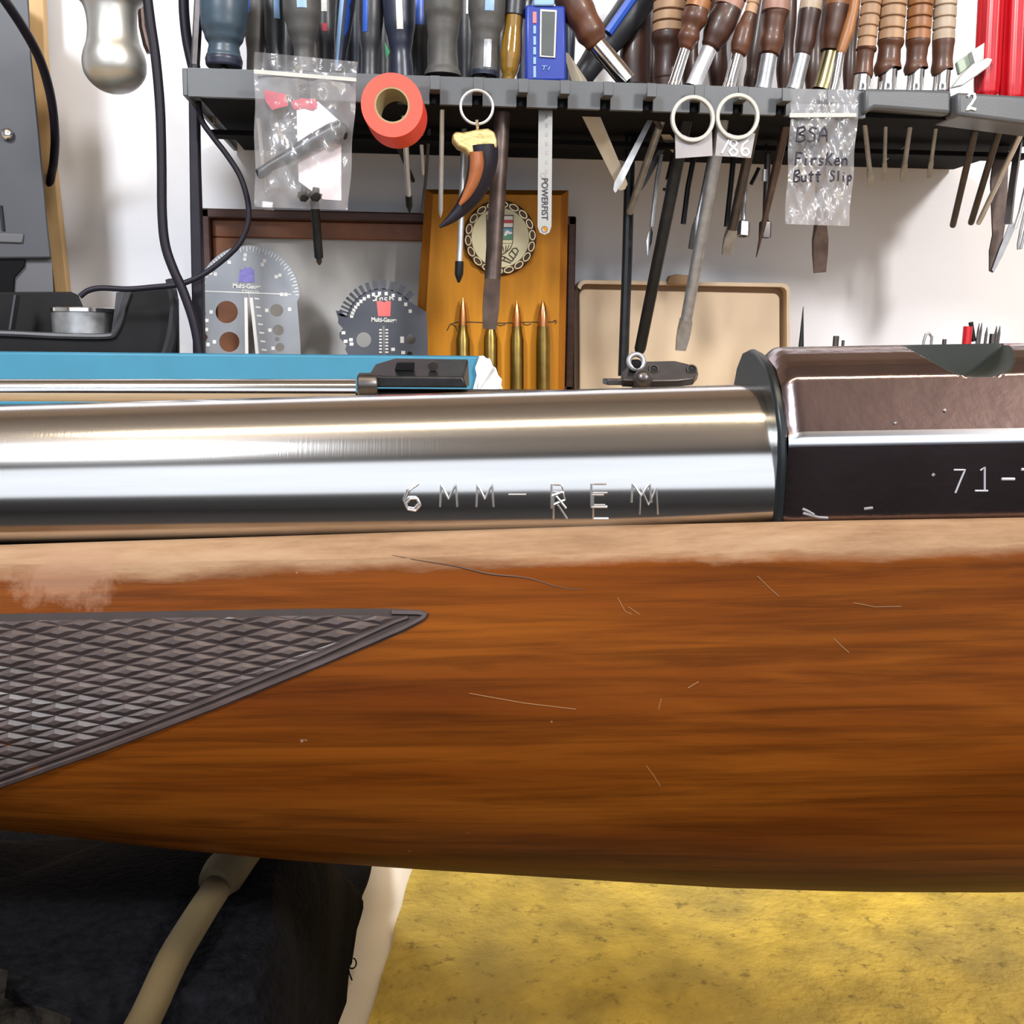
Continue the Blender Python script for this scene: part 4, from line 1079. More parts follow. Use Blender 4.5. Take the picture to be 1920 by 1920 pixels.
# white brush
t = thing('plastic_brush', 'small white plastic brush with a toothed end beside the red handles', 'brush', P(1800, 165, .842))
b = MB().prism([P(x, y, .836) for x, y in [(1786, 164), (1806, 138), (1828, 118), (1852, 108), (1862, 110), (1856, 124), (1832, 142), (1806, 160)]], (0, .006, 0)); build('handle', b, M['white'], t, bevel=.001)
tooth = [(1822, 97), (1846, 80), (1852, 76), (1856, 82), (1862, 80), (1863, 88), (1868, 88), (1866, 96), (1869, 98), (1862, 104), (1864, 110), (1850, 108), (1828, 118)]
b = MB().prism([P(x, y, .843) for x, y in tooth], (0, .006, 0)); build('toothed_end', b, M['white'], t, smooth=False)
b = MB().prism([P(x, y, .8495) for x, y in [(1795, 116), (1824, 96), (1830, 116), (1800, 140)]], (0, .005, 0)); build('neck', b, M['palegreen'], t, bevel=.001)

# loose blades hanging through the rack
def blade(name, label, cat, px, Y0, Y1, m, th=.001, bevel=0, loc=None):
    b = MB(); ys = [p[1] for p in px]; ya, yb = min(ys), max(ys)
    b.prism([P(x, y, Y0+(Y1-Y0)*(y-ya)/(yb-ya)) for x, y in px], (0, th, 0))
    o = build(name, b, m, smooth=False, bevel=bevel); return tag(o, label, cat)
GB = 'loose blades and bars hanging in the rack'
blade('gauge_blade', 'pale tan feeler blade with rounded end slanting down to the right', 'blade', [(1056, 96), (1066, 100), (1100, 150), (1124, 215), (1170, 325), (1177, 345), (1172, 355), (1162, 357), (1156, 348), (1090, 215), (1074, 160)], .85, .88, M['feeler'])
blade('gauge_blade', 'grey steel feeler blade slanting down to the left across the tan one', 'blade', [(1221, 212), (1227, 216), (1224, 226), (1166, 345), (1154, 362), (1150, 356), (1152, 342)], .87, .865, M['dullsteel'])
blade('steel_scraper', 'dark grey flat scraper slanting left below the rack', 'scraper', [(1242, 268), (1250, 274), (1236, 300), (1212, 345), (1192, 372), (1178, 402), (1174, 396), (1186, 360), (1206, 330)], .93, .93, M['darksteel'])
blade('pull_scraper', 'yellowish tapered scraper blade beside the left ring tag', 'scraper', [(1226, 226), (1238, 228), (1264, 262), (1264, 287), (1252, 276)], .92, .93, M['feeler'], .002)
def bar(name, label, cat, pts, Ys, r, m, n=10):
    b = MB().tube([P(x, y, Y) for (x, y), Y in zip(pts, Ys)], r, n); o = build(name, b, m); return tag(o, label, cat)
bar('steel_bar', 'long straight black steel bar hanging to the barrel, left of a pair', 'bar', [(1182, 250), (1176, 480), (1168, 705)], (.94, .94, .94), pxr(9.5, .94), M['blacksteel'])
bar('thin_probe', 'thin dark steel probe hanging beside the red tape roll', 'probe', [(806, 225), (799, 330), (791, 400)], (.93, .94, .95), pxr(3, .94), M['darksteel'])
t = thing('pointed_scriber', 'black scriber with a pale pointed blade in front of the right black bar', 'scriber', P(1213, 470, .925))
build('shank', MB().tube([P(1240, 290, .925), P(1232, 335, .925), P(1222, 425, .925)], pxr(4, .92), 8), M['dullsteel'], t)
build('point', MB().prism([P(x, y, .921) for x, y in [(1221, 425), (1224, 436), (1222, 455), (1214, 480), (1212, 452), (1216, 436)]], (0, .003, 0)), M['chrome'], t, smooth=False)
t = thing('pin_punch', 'short black pin punch with bright tip between the black bars', 'punch', P(1248, 358, .95))
build('body', MB().tube([P(1268, 290, .95), P(1256, 338, .95)], pxr(9, .95), 10), M['blackgrip'], t)
build('tip', MB().tube([P(1258, 330, .945), P(1249, 356, .945)], [pxr(4, .95), pxr(2.5, .95)], 8), M['steel'], t)
build('foot', MB().tube([P(1249, 354, .945), P(1248, 358, .945)], pxr(6, .95), 8), M['blacksteel'], t)
t = thing('flat_screwdriver_blade', 'bright flat screwdriver bit hanging over the long grey blade', 'blade', P(1296, 470, .915))
shaft_parts(t, P(1334, 285, .92), (1297, 468), .915, 5, M['dullsteel'], ('flat', 9, 60), M['chrome'])
bar('black_rod', 'thin black rod hanging behind the bright flat bit', 'rod', [(1306, 270), (1290, 350), (1281, 420)], (.95, .95, .95), pxr(5, .95), M['blacksteel'])
bar('black_rod', 'thin black rod hanging behind the tag numbered 186', 'rod', [(1376, 290), (1369, 360), (1362, 425)], (.95, .95, .95), pxr(5, .95), M['blacksteel'])
t = thing('slotted_blade', 'pale slim blade crossing behind the tag numbered 186', 'blade', P(1380, 375, .93))
build('blade', MB().prism([P(x, y, .925) for x, y in [(1396, 290), (1405, 292), (1398, 340), (1380, 376), (1378, 360), (1388, 330)]], (0, .002, 0)), M['feeler'], t, smooth=False)
t = thing('socket_driver', 'dark socket driver hanging left of the right hand bag', 'driver', P(1434, 445, .935))
shaft_parts(t, P(1440, 270, .935), (1434, 446), .935, 6, M['darksteel'], ('socket', 12, 32), M['darksteel'])
build('bright_band', MB().tube([P(1434, 318, .925), P(1433, 340, .925)], pxr(5, .93), 10), M['steel'], t)
bar('hook_rod', 'short black hooked rod left of the dark socket driver', 'rod', [(1423, 315), (1416, 330), (1408, 346)], (.95, .95, .95), pxr(3.5, .95), M['blacksteel'])
t = thing('broad_knife', 'broad worn steel knife with a pointed tip hanging near the right edge', 'knife', P(1860, 510, .93))
build('blade', MB().prism([P(x, y, .93) for x, y in [(1870, 245), (1893, 250), (1890, 330), (1888, 400), (1882, 440), (1873, 490), (1862, 511), (1856, 508), (1856, 470), (1862, 440), (1858, 340)]], (0, .002, 0)), M['brownsteel'], t, smooth=False)
build('edge', MB().prism([P(x, y, .928) for x, y in [(1896, 412), (1905, 425), (1880, 480), (1864, 510), (1860, 506), (1874, 468)]], (0, .001, 0)), M['dullsteel'], t, smooth=False)
bar('steel_bar', 'dark square bar hanging right of the broad knife', 'bar', [(1912, 255), (1898, 350), (1890, 420)], (.9, .9, .9), pxr(8, .9), M['darksteel'], 4)
bar('thin_probe', 'bright thin probe at the right edge below the rack', 'probe', [(1935, 300), (1912, 400), (1903, 428)], (.9, .9, .9), pxr(3.5, .9), M['steel'])
t = thing('split_pin_puller', 'steel fork with rounded loop end at the right edge', 'tool', P(1908, 468, .9))
build('fork', MB().tube([P(x, y, .9) for x, y in [(1922, 395), (1914, 430), (1909, 458), (1909, 467), (1914, 466), (1920, 440), (1932, 395)]], pxr(2.5, .9), 8), M['dullsteel'], t)
bar('wire', 'stiff grey wire running slantwise under the right end of the rack', 'wire', [(1660, 300), (1730, 250), (1795, 212)], (.95, .93, .90), pxr(1.6, .92), M['dullsteel'], 6)
b = MB().torus(P(1783, 246, .99), V((1, 0, 0)), V((0, 0, 1)), .0026, .0011, 16, 8); o = build('brass_eyelet', b, M['brass']); tag(o, 'tiny brass eyelet under the right end of the rack', 'eyelet')

# ------------------------------------------------------------------ things hanging on the hooks
YH = .816
# tape roll
t = thing('tape_roll', 'red orange roll of tape hanging on the rack lip', 'tape', P(735, 250, YH))
c = P(735, 197, YH-.009); R_ = V((1, 0, 0)); U_ = V((0, 0, 1)); ax = V((.0035, .020, -.0045))
build('tape', MB().annulus(c, R_, U_, pxr(54.5, .81), pxr(31, .81), ax, 64), M['tape'], t)
build('core', MB().annulus(c+V((0, .0002, 0)), R_, U_, pxr(31, .81), pxr(28, .81), ax, 48), M['core'], t)
# key ring with claw
t = thing('claw_key_ring', 'key ring with a gold capped orange and black claw hanging from the rack', 'key ring', P(895, 235, YH))
c = P(894, 201, YH-.004)
build('split_ring', MB().torus(c, R_, U_, pxr(29, .81), pxr(2.6, .81), 48, 8), M['steel'], t)
build('link', MB().tube([P(894, 224, .806), P(895, 236, .808), P(895, 247, .812)], pxr(3, .81), 8), M['chrome'], t)
capm = MB()
cap_px = [(848, 252), (855, 246), (868, 248), (890, 243), (915, 240), (928, 247), (932, 262), (933, 277), (918, 279), (902, 284), (880, 291), (872, 280), (858, 274), (849, 262)]
capm.prism([P(x, y, .806) for x, y in cap_px], (0, .016, 0))
build('cap', capm, M['gold'], t, bevel=.003, bseg=3)
claw = [(905, 275, 28), (906, 300, 27), (900, 330, 24), (888, 360, 20), (868, 388, 14), (846, 410, 8.5), (824, 426, 2.5)]
def catmull(pts, k=5):
    out = []
    for i in range(len(pts)-1):
        p0 = pts[max(0, i-1)]; p1 = pts[i]; p2 = pts[i+1]; p3 = pts[min(len(pts)-1, i+2)]
        for q in range(k):
            s = q/k; out.append(tuple(.5*((2*b_)+(-a_+c_)*s+(2*a_-5*b_+4*c_-d_)*s*s+(-a_+3*b_-3*c_+d_)*s**3) for a_, b_, c_, d_ in zip(p0, p1, p2, p3)))
    out.append(pts[-1]); return out
cl = catmull(claw)
b = MB().tube([P(x, y, .814) for x, y, r in cl], [pxr(r, .81) for x, y, r in cl], 20); build('claw', b, M['black'], t, angle=60)
cl2 = catmull([(893, 284, 12), (894, 310, 13), (888, 338, 11), (876, 364, 8), (862, 384, 3)])
b = MB().tube([P(x, y, .8005+.0045*i/len(cl2)) for i, (x, y, r) in enumerate(cl2)], [pxr(r, .81) for x, y, r in cl2], 12); build('claw_band', b, M['claw_o'], t, angle=60)
# steel rule
t = thing('steel_rule', 'narrow steel rule with rounded holed end and printed maker name', 'rule', P(1022, 440, .84))
b = MB().prism([P(x, y, .845) for x, y in [(1010, 195), (1036, 195), (1035, 300), (1034, 425), (1030, 436), (1021, 440), (1012, 436), (1008, 425), (1009, 300)]], (0, .0012, 0)); build('rule', b, M['rulesteel'], t, smooth=False)
b = MB().annulus(P(1021, 430, .8448), R_, U_, pxr(6, .84), pxr(4.6, .84), (0, .0004, 0), 24); build('hole_rim', b, M['brownsteel'], t)
b = MB().lathe(P(1021, 430, .8449), P(1021, 430, .8455), [(0, pxr(4.6, .84)), (1, pxr(4.6, .84))], 20); build('hole', b, M['plaque'], t)
dv = (P(1022, 410, .8448)-P(1022, 340, .8448)).normalized()
text('printed_name', 'POWERFIST', P(1021, 373, .8444), dv, V((1, 0, 0)), pxr(12, .84), M['marker'], t, width=pxr(74, .84), bold=.012)
b = MB()
for k in range(7):
    y = 215+k*17; b.prism([P(x, yy, .8447) for x, yy in [(1023, y), (1027, y), (1027, y+7), (1023, y+7)]], (0, .0003, 0))
b.annulus(P(1019, 329, .8447), R_, U_, pxr(6, .84), pxr(3, .84), (0, .0003, 0), 16)
build('printed_figures', b, M['taggrey'], t)
# ring tags
for lab, cx, cy, tx, num in (('grey tag under a white ring without a number, hanging on the rack', 1300, 222, [(1266, 250), (1335, 246), (1336, 292), (1267, 297)], None),
                             ('grey tag under a white ring painted with the number 186', 1384, 218, [(1345, 248), (1416, 250), (1408, 296), (1341, 292)], '186')):
    t = thing('ring_tag', lab, 'tag', P(cx, cy+75, .815), 'ring topped tags on the hooks')
    build('ring', MB().annulus(P(cx, cy, .806), R_, U_, pxr(41, .81), pxr(34, .81), (0, .004, 0), 56), M['tagwhite'], t, bevel=.0006)
    # tag plate with the ring's bow cut out of it
    top = []
    for k in range(13):
        a = math.pi+math.pi*k/12; top.append((cx+36*math.cos(a), cy-36*math.sin(a)))
    q = [tx[0]]+[p for p in top if tx[0][0] < p[0] < tx[1][0] and p[1] > tx[0][1]]+tx[1:]
    b = MB().prism([P(x, y, .8095) for x, y in q], (0, .0015, 0)); build('plate', b, M['taggrey'], t, smooth=False)
    if num:
        b = MB()
        for st in strokes('1', 1348, 288, 20, 26, 0, .15)+strokes('8', 1365, 292, 20, 30, 0)+strokes('6', 1387, 292, 19, 29, 0): b.tube([P(x, y, .8092) for x, y in st], .0008, 6)
        build('painted_number', b, M['whitepaint'], t)
# zip bags
def bag(label, corners, Y, seal, name='zip_bag', bulge=.006, seed=0):
    TL, TR, BR_, BL = corners
    t = thing(name, label, 'bag', P((BL[0]+BR_[0])/2, BL[1], Y))
    rnd = random.Random(seed); ph = [rnd.uniform(0, 6) for _ in range(8)]
    def fn(side):
        def g(u, v):
            x = (TL[0]*(1-u)+TR[0]*u)*(1-v)+(BL[0]*(1-u)+BR_[0]*u)*v; y = (TL[1]*(1-u)+TR[1]*u)*(1-v)+(BL[1]*(1-u)+BR_[1]*u)*v
            e = min(1, u*6, (1-u)*6, (1-v)*8); vv = max(0, min(1, (v-.12)*5))
            z = side*bulge*e*vv
            z += .0012*math.sin(u*13+ph[0]+4*v)+.0012*math.sin(v*17+ph[1]+5*u)+.001*math.sin((u+v)*23+ph[2])+.0008*math.sin((u-v)*31+ph[3])
            x += 1.2*math.sin(v*15+ph[4])*(1 if u in (0, 1) else .5)
            return P(x, y, Y+z)
        return g
    build('front_film', MB().grid(fn(-1), 26, 36), M['film'], t, angle=180)
    build('back_film', MB().grid(fn(1), 26, 36), M['film'], t, angle=180)
    s0, s1 = seal
    b = MB(); b.prism([P(x, y, Y-.0035) for x, y in [s0, s1, (s1[0], s1[1]+7), (s0[0], s0[1]+8)]], (0, .0015, 0)); build('zip_seal', b, M['tagwhite'], t, smooth=False)
    return t
t1 = bag('clear zip bag holding a dark bolt handle, hanging at the left of the rack', [(477, 97), (671, 116), (653, 394), (478, 388)], .812, ((476, 130), (668, 146)), seed=1, bulge=.012)
b = MB().prism([P(x, y, .818) for x, y in [(556, 205), (596, 190), (640, 230), (640, 376), (606, 374), (560, 340)]], (0, .0006, 0)); o = build('paper_slip', b, M['palepaper'], t1, smooth=False)
b = MB().prism([P(x, y, .8172) for x, y in [(545, 190), (565, 184), (592, 186), (596, 200), (586, 207), (570, 202), (552, 206)]], (0, .0005, 0)); build('red_print', b, M['redprint2'], o, smooth=False)
b = MB().prism([P(x, y, .8172) for x, y in [(494, 168), (535, 176), (540, 198), (510, 206), (498, 190)]], (0, .0005, 0)); build('red_patch', b, M['redprint2'], t1, smooth=False)
t = thing('bolt_handle', 'dark steel rifle bolt handle lying slantwise inside the left clear bag', 'bolt handle', P(483, 328, .808))
hp = [(482, 327, 8), (488, 325, 10.5), (498, 319, 10), (506, 312, 9), (540, 294, 12), (590, 265, 15), (620, 249, 16), (640, 243, 17)]
build('stem', MB().tube([P(x, y, .811) for x, y, r in hp], [pxr(r, .81) for x, y, r in hp], 16), M['blacksteel'], t, angle=50)
build('root', MB().prism([P(x, y, .806) for x, y in [(622, 228), (640, 226), (652, 236), (651, 258), (638, 268), (624, 262)]], (0, .012, 0)), M['blacksteel'], t, bevel=.002)
t = thing('small_screws', 'pair of small black screws in the bottom of the left clear bag', 'screws', P(575, 385, .806))
for x in (568, 590):
    build('screw', MB().lathe(P(x, 378, .806), P(x+3, 352, .806), [(0, pxr(5, .81)), (.3, pxr(11, .81)), (.6, pxr(12, .81)), (.65, pxr(7, .81)), (1, pxr(6, .81))], 10), M['blacksteel'], t)
b = MB().prism([P(x, y, .85) for x, y in [(491, 376), (513, 378), (512, 391), (490, 390)]], (0, .012, 0)); o = build('steel_nut', b, M['steel'], bevel=.001); tag(o, 'small bright square steel nut at the bottom left of the bag', 'nut')

t2 = bag('clear zip bag with three lines of black handwriting hanging at the right of the rack', [(1484, 166), (1612, 168), (1592, 424), (1472, 420)], .806, ((1481, 212), (1606, 212)), bulge=.003, seed=5)
b = MB()
YB_ = .7978
for txt, x, y, w_, h_, pit, sl in (('BSA', 1491, 266, 19, 28, 21, .12), ('FirsKen', 1489, 310, 14, 24, 14.5, .1), ('Butt', 1487, 341, 13, 22, 13, .08), ('Slip', 1555, 340, 11, 20, 10.5, .05)):
    for st in strokes(txt, x, y, w_, h_, pit, sl): b.tube([P(px_, py_, YB_) for px_, py_ in st], .0008, 5)
build('handwriting', b, M['marker'], t2)

# ------------------------------------------------------------------ plaque with medallion and four cartridges
YP = .985
pq = thing('wooden_plaque', 'orange varnished wooden plaque with round crest and four brass cartridges on the back shelf', 'plaque', P(920, 735, YP+.01))
outer = [(798, 355), (1066, 357), (1058, 745), (771, 742)]; innr = [(812, 364), (1052, 366), (1046, 745), (790, 742)]
Pf = [P(x, y, YP) for x, y in innr]; Pb = [P(x, y, YP+.010) for x, y in outer]
dz_ = ZS+.0005-min(p.z for p in Pf+Pb)
for q in Pf+Pb:
    if q.z < ZS+.02: q.z = ZS+.0005
b = MB(); solid(b, Pf, Pb, 0); b.mi = [0]+[1]*(len(b.mi)-1)
b.prism(Pb, (0, .006, 0), 1)
build('board', b, [M['plaque'], M['plaque_edge']], pq, smooth=False)
mc = P(938, 446, YP-.004); RM_ = pxr(66.5, YP)
med = build('medallion', MB().lathe(mc, mc+V((0, .0045, 0)), [(0, RM_*.96), (.3, RM_), (1, RM_)], 64), M['darkbronze'], pq)
build('enamel_disc', MB().lathe(mc+V((0, -.0008, 0)), mc, [(0, RM_*.785), (1, RM_*.80)], 56), M['cream'], med)
b = MB()
for k in range(18):
    a = 2*math.pi*k/18+.1; c = mc+V((math.cos(a), 0, math.sin(a)))*RM_*.885+V((0, -.0006, 0))
    rdir = V((math.cos(a), 0, math.sin(a))); td = V((-math.sin(a), 0, math.cos(a)))
    i0 = len(b.v); n = 18; kk = 6; nn = V((0, -1, 0))
    for s in range(n):
        th = 2*math.pi*s/n; e = rdir*math.cos(th)*RM_*.075+td*math.sin(th)*RM_*.125; dd = e.normalized()
        b.add([c+e+dd*(.0007*math.cos(2*math.pi*q/kk))+nn*(.0007*math.sin(2*math.pi*q/kk)) for q in range(kk)])
    for s in range(n):
        for q in range(kk): b.face((i0+s*kk+q, i0+((s+1) % n)*kk+q, i0+((s+1) % n)*kk+(q+1) % kk, i0+s*kk+(q+1) % kk))
build('chain_border', b, M['gilt'], med)
YC = YP-.0054
def flat(px, Y, m, parent, name, th=.0003): return build(name, MB().prism([P(x, y, Y) for x, y in px], (0, th, 0)), m, parent, smooth=False)
sh = flat([(912, 403), (963, 403), (962, 455), (958, 466), (948, 475), (938, 479), (928, 475), (916, 466), (912, 455)], YC, M['ink'], med, 'shield')
for nm, px, m in (('band', [(914, 404.5), (961.5, 405), (961.5, 412), (914, 412)], 'print'), ('band', [(914, 412.5), (961.5, 412.5), (961.5, 418), (914, 418)], 'crestred'), ('band', [(914, 418.5), (961.5, 418.5), (961, 426), (914, 425.5)], 'print'),
                  ('sky_band', [(914, 428), (961, 428), (961, 440), (914, 440)], 'crestblue'), ('hill_band', [(914, 440), (961, 440), (961, 449), (914, 449)], 'crestgreen'), ('cream_band', [(914, 450), (961, 450), (960, 456), (915, 456)], 'cream'),
                  ('wheat_field', [(916, 457), (960, 457), (956, 465), (947, 473), (938, 477), (929, 473), (919, 465)], 'cream')):
    flat(px, YC-.0004, M[m], med, nm)
b = MB()
for x0, y0, x1, y1 in ((943, 462, 945, 472), (949, 460, 948, 472), (955, 459, 950, 471), (937, 462, 938, 474), (930, 462, 932, 472)): b.tube([P(x0, y0, YC-.0009), P(x1, y1, YC-.0009)], .0003, 5)
build('wheat_lines', b, M['ink'], med)
flat([(945, 442), (947, 435), (951, 431), (955, 434), (961, 436), (958, 439), (952, 438), (949, 442)], YC-.0009, M['print'], med, 'peaks')
b = MB()
for st in ([(914, 476), (930, 478), (945, 481), (960, 490)], [(914, 485), (930, 486), (943, 488), (958, 493)], [(960, 490), (968, 478), (972, 470), (968, 465), (962, 466), (954, 477)], [(955, 478), (963, 485)], [(960, 470), (967, 478)], [(947, 482), (944, 489)], [(936, 479), (936, 486)], [(928, 478), (928, 486)]):
    b.tube([P(x, y, YC-.0001) for x, y in st], .00045, 5)
build('ribbon_outline', b, M['ink'], med)
# incised rifle drawing
b = MB()
for st in ([(838, 620), (844, 608), (858, 604), (880, 604), (940, 606), (1000, 604), (1036, 604), (1042, 602)], [(846, 608), (854, 612), (858, 622), (862, 612)], [(930, 608), (938, 611), (948, 608)], [(980, 607), (988, 610), (996, 607)], [(1036, 604), (1041, 600), (1044, 604), (1040, 607)]):
    b.tube([P(x, y, YP+.0002) for x, y in st], .0006, 5)
build('incised_rifle_outline', b, M['ink'], pq)
# cartridges
for lab, x, tip, neck, shoulder, rb_w, rn, bul in ((None, 868, 558, 610, 634, 13.5, 8.5, 5.5), (None, 920, 575, 618, 632, 13.5, 9, 7), (None, 969, 564, 612, 634, 13.2, 9.5, 7), (None, 1018, 562, 612, 634, 13.5, 11.5, 9)):
    Yc = YP-.006; zb_ = ZS+.001
    bot = P(x, 745, Yc); bot.z = zb_; top = P(x, neck, Yc); sh_ = P(x, shoulder, Yc)
    H = (top-bot).length; s = pxr(1, Yc); tsh = (sh_-bot).length/H
    ct = build('cartridge', MB().lathe(bot, top, [(0, 13*s), (.02, 13*s), (.035, 11*s), (.06, rb_w*s), (tsh-.02, rb_w*.97*s), (tsh+.10, rn*1.02*s), (1, rn*s), (1, rn*.8*s)], 24), M['brass'], pq, angle=30)
    tp_ = P(x, tip, Yc); 
    build('bullet', MB().lathe(top-V((0, 0, .001)), tp_, [(0, rn*.9*s), (.25, rn*.88*s), (.5, rn*.72*s), (.75, rn*.48*s), (.92, rn*.22*s), (1, rn*.1*s)], 20), M['copper'], ct)

# ------------------------------------------------------------------ brown wooden frame with pale board
YG = 1.022
fr = thing('picture_frame', 'dark brown wooden frame with pale board leaning on the wall behind the plaque', 'frame', P(720, 740, YG+.02))
x0, x1 = P(376, 400, YG).x, P(1081, 405, YG).x; zt = P(700, 397, YG).z; fw = pxr(17, YG)
build('rail', MB().box((x0, YG, zt-fw), (x1, YG+.018, zt)), M['framewood'], fr, bevel=.0015)
build('rail', MB().box((x0, YG, ZS+.0005), (x1, YG+.018, ZS+.0005+fw)), M['framewood'], fr, bevel=.0015)
build('stile', MB().box((x0, YG, ZS), (x0+fw*.9, YG+.018, zt)), M['framewood'], fr, bevel=.0015)
build('stile', MB().box((x1-fw*.9, YG, ZS), (x1, YG+.018, zt)), M['framewood'], fr, bevel=.0015)
build('inner_lip', MB().box((x0+fw*.9, YG+.010, zt-fw-.016), (x1-fw*.9, YG+.016, zt-fw)).box((x0+fw*.9, YG+.010, ZS), (x0+fw*.9+.026, YG+.016, zt-fw-.0162)), M['framewood2'], fr, bevel=.001)
build('backing', MB().box((x0+.004, YG+.017, ZS), (x1-.004, YG+.022, zt-.004)), M['boardpale'], fr)

# ------------------------------------------------------------------ beige case lid
YT = 1.018
ca = thing('plastic_case', 'shallow beige plastic case lid standing upright behind the scope bases', 'case', P(1280, 740, YT+.01))
def rrect(xa, ya, xb, yb, r, yo=0, k=6):
    pts = []
    for cx, cy, a0 in ((xa+r, ya+r, 180), (xb-r, ya+r+yo, 270)):
        for q in range(k+1):
            a = rad(a0+90*q/k); pts.append((cx+r*math.cos(a), cy+r*math.sin(a)))
    return pts+[(xb, yb), (xa, yb)]
def setz(ps):
    for p in ps:
        if p.z < ZS+.012: p.z = ZS+.0005
    return ps
o_ = setz([P(x, y, YT) for x, y in rrect(1083, 525, 1481, 760, 14, 6)]); i_ = setz([P(x, y, YT) for x, y in rrect(1089, 532, 1475, 760, 11, 6)])
b = MB(); n = len(o_)
i0 = b.add(o_+i_+[p+V((0, .022, 0)) for p in o_]+[p+V((0, .018, 0)) for p in i_])
for k in range(n-1):
    b.face((i0+k, i0+k+1, i0+n+k+1, i0+n+k)); b.face((i0+k, i0+k+1, i0+2*n+k+1, i0+2*n+k)); b.face((i0+n+k, i0+n+k+1, i0+3*n+k+1, i0+3*n+k))
b.face(range(i0+2*n, i0+3*n))
build('rim', b, M['tan'], ca, angle=40)
pan = setz([P(x, y, YT+.012) for x, y in rrect(1089, 533, 1474, 760, 11, 6)])
build('recess', MB().prism(pan, (0, .004, 0)), M['tanedge'], ca, smooth=False)  # brown border here is painted shadow
pan = setz([P(x, y, YT+.008) for x, y in rrect(1086, 542, 1462, 760, 12, 8)])
build('panel', MB().prism(pan, (0, .006, 0)), M['tan'], ca, bevel=.001)
b = MB().prism([P(x, y, YT-.003) for x, y in [(1252, 527), (1256, 517), (1268, 514), (1298, 517), (1306, 526), (1306, 535), (1252, 534)]], (0, .01, 0)); build('latch', b, M['tanedge'], ca, bevel=.001)

# ------------------------------------------------------------------ gauges
def holes_plate(outline, holes, Y, th): return MB().prism([P(x, y, Y) for x, y in outline], (0, th, 0))
YQ = .975
g1 = thing('multi_gauge', 'pale aluminium gauge plate with round top and holes at the left behind the blue box', 'gauge', P(465, 735, YQ))
arc = [(466+96*math.cos(math.pi+math.pi*k/40)*1.0+0, 556+96*math.sin(math.pi+math.pi*k/40)) for k in range(0, 41)]
right = [(562, 556), (557, 566), (563, 640), (566, 740)]
left = [(374, 740), (380, 652), (390, 632), (376, 612), (376, 606), (386, 588), (372, 570), (386, 545), (374, 544)]
def drilled(name, outline, holes, Y, th, m, parent, extra=None):
    """plate with real holes: boolean-free, via triangulated fill"""
    bm = bmesh.new()
    def loop(pts):
        vs = [bm.verts.new(P(x, y, Y)) for x, y in pts]
        return [bm.edges.new((vs[i], vs[(i+1) % len(vs)])) for i in range(len(vs))]
    ed = loop(outline)
    for cx, cy, r in holes: ed += loop([(cx+r*math.cos(2*math.pi*k/24), cy+r*math.sin(2*math.pi*k/24)) for k in range(24)])
    for e in (extra or []): ed += loop(e)
    bmesh.ops.triangle_fill(bm, use_beauty=True, use_dissolve=False, edges=ed)
    r_ = bmesh.ops.extrude_face_region(bm, geom=bm.faces[:])
    for v in r_['geom']:
        if isinstance(v, bmesh.types.BMVert): v.co += V((0, th, 0))
    mb = MB(); bm.verts.index_update(); mb.v = [v.co.copy() for v in bm.verts]
    for f in bm.faces: mb.face([v.index for v in f.verts])
    bm.free()
    return build(name, mb, m, parent, smooth=False)
slot = [(464, 549), (468, 549), (481, 690), (466, 690)]
out1 = arc+right[1:]+left
drilled('plate', out1, [(425, 585, 21), (430, 641, 19), (519, 582, 12), (522, 619, 10), (520, 636, 4), (525, 651, 8)], YQ, .0022, M['alu'], g1, [slot])
b = MB()
def pr(b, px, Y): b.prism([P(x, y, Y) for x, y in px], (0, .0003, 0))
for k in range(46):
    a = math.pi+math.pi*(k+.5)/46; r0 = 94; r1 = 88 if k % 2 else 84
    ca_, sa = math.cos(a), math.sin(a); tx, ty = -sa*.9, ca_*.9
    pr(b, [(466+r0*ca_-tx, 556+r0*sa-ty), (466+r0*ca_+tx, 556+r0*sa+ty), (466+r1*ca_+tx, 556+r1*sa+ty), (466+r1*ca_-tx, 556+r1*sa-ty)], YQ-.0004)
pr(b, [(384, 545), (546, 551), (546, 553), (384, 547)], YQ-.0004)
for k in range(7):
    x = 477+k*2.3; y = 558+k*16; pr(b, [(x, y), (x+9, y+1), (x+9, y+4), (x, y+3)], YQ-.0004)
pr(b, [(458, 558), (464, 558), (466, 690), (460, 690)], YQ-.0004); pr(b, [(468, 558), (474, 558), (488, 690), (482, 690)], YQ-.0004)
for x, y in ((396, 585), (402, 641), (500, 582), (506, 619), (512, 653), (430, 492), (460, 478), (459, 486), (496, 489), (492, 496), (518, 519), (525, 516), (395, 512), (404, 514), (528, 552), (536, 552), (388, 601), (387, 618), (390, 646), (543, 580)):
    pr(b, [(x-3.2, y-3.4), (x+3.2, y-3.2), (x+3.2, y+3.4), (x-3.2, y+3.2)], YQ-.0004)
build('printed_marks', b, M['print'], g1)
flat([(450, 504), (455, 507), (460, 500), (464, 504), (468, 500), (476, 506), (477, 529), (447, 529)], YQ-.0004, M['violet'], g1, 'violet_emblem')
text('printed_name', 'Multi-Gauge', P(463, 537, YQ-.0006), V((1, 0, -.03)), U_, pxr(8, YQ), M['print'], g1, width=pxr(50, YQ), bold=.03)
text('printed_word', 'Metric', P(470, 546, YQ-.0006), V((1, 0, -.03)), U_, pxr(5, YQ), M['print'], g1, width=pxr(30, YQ))

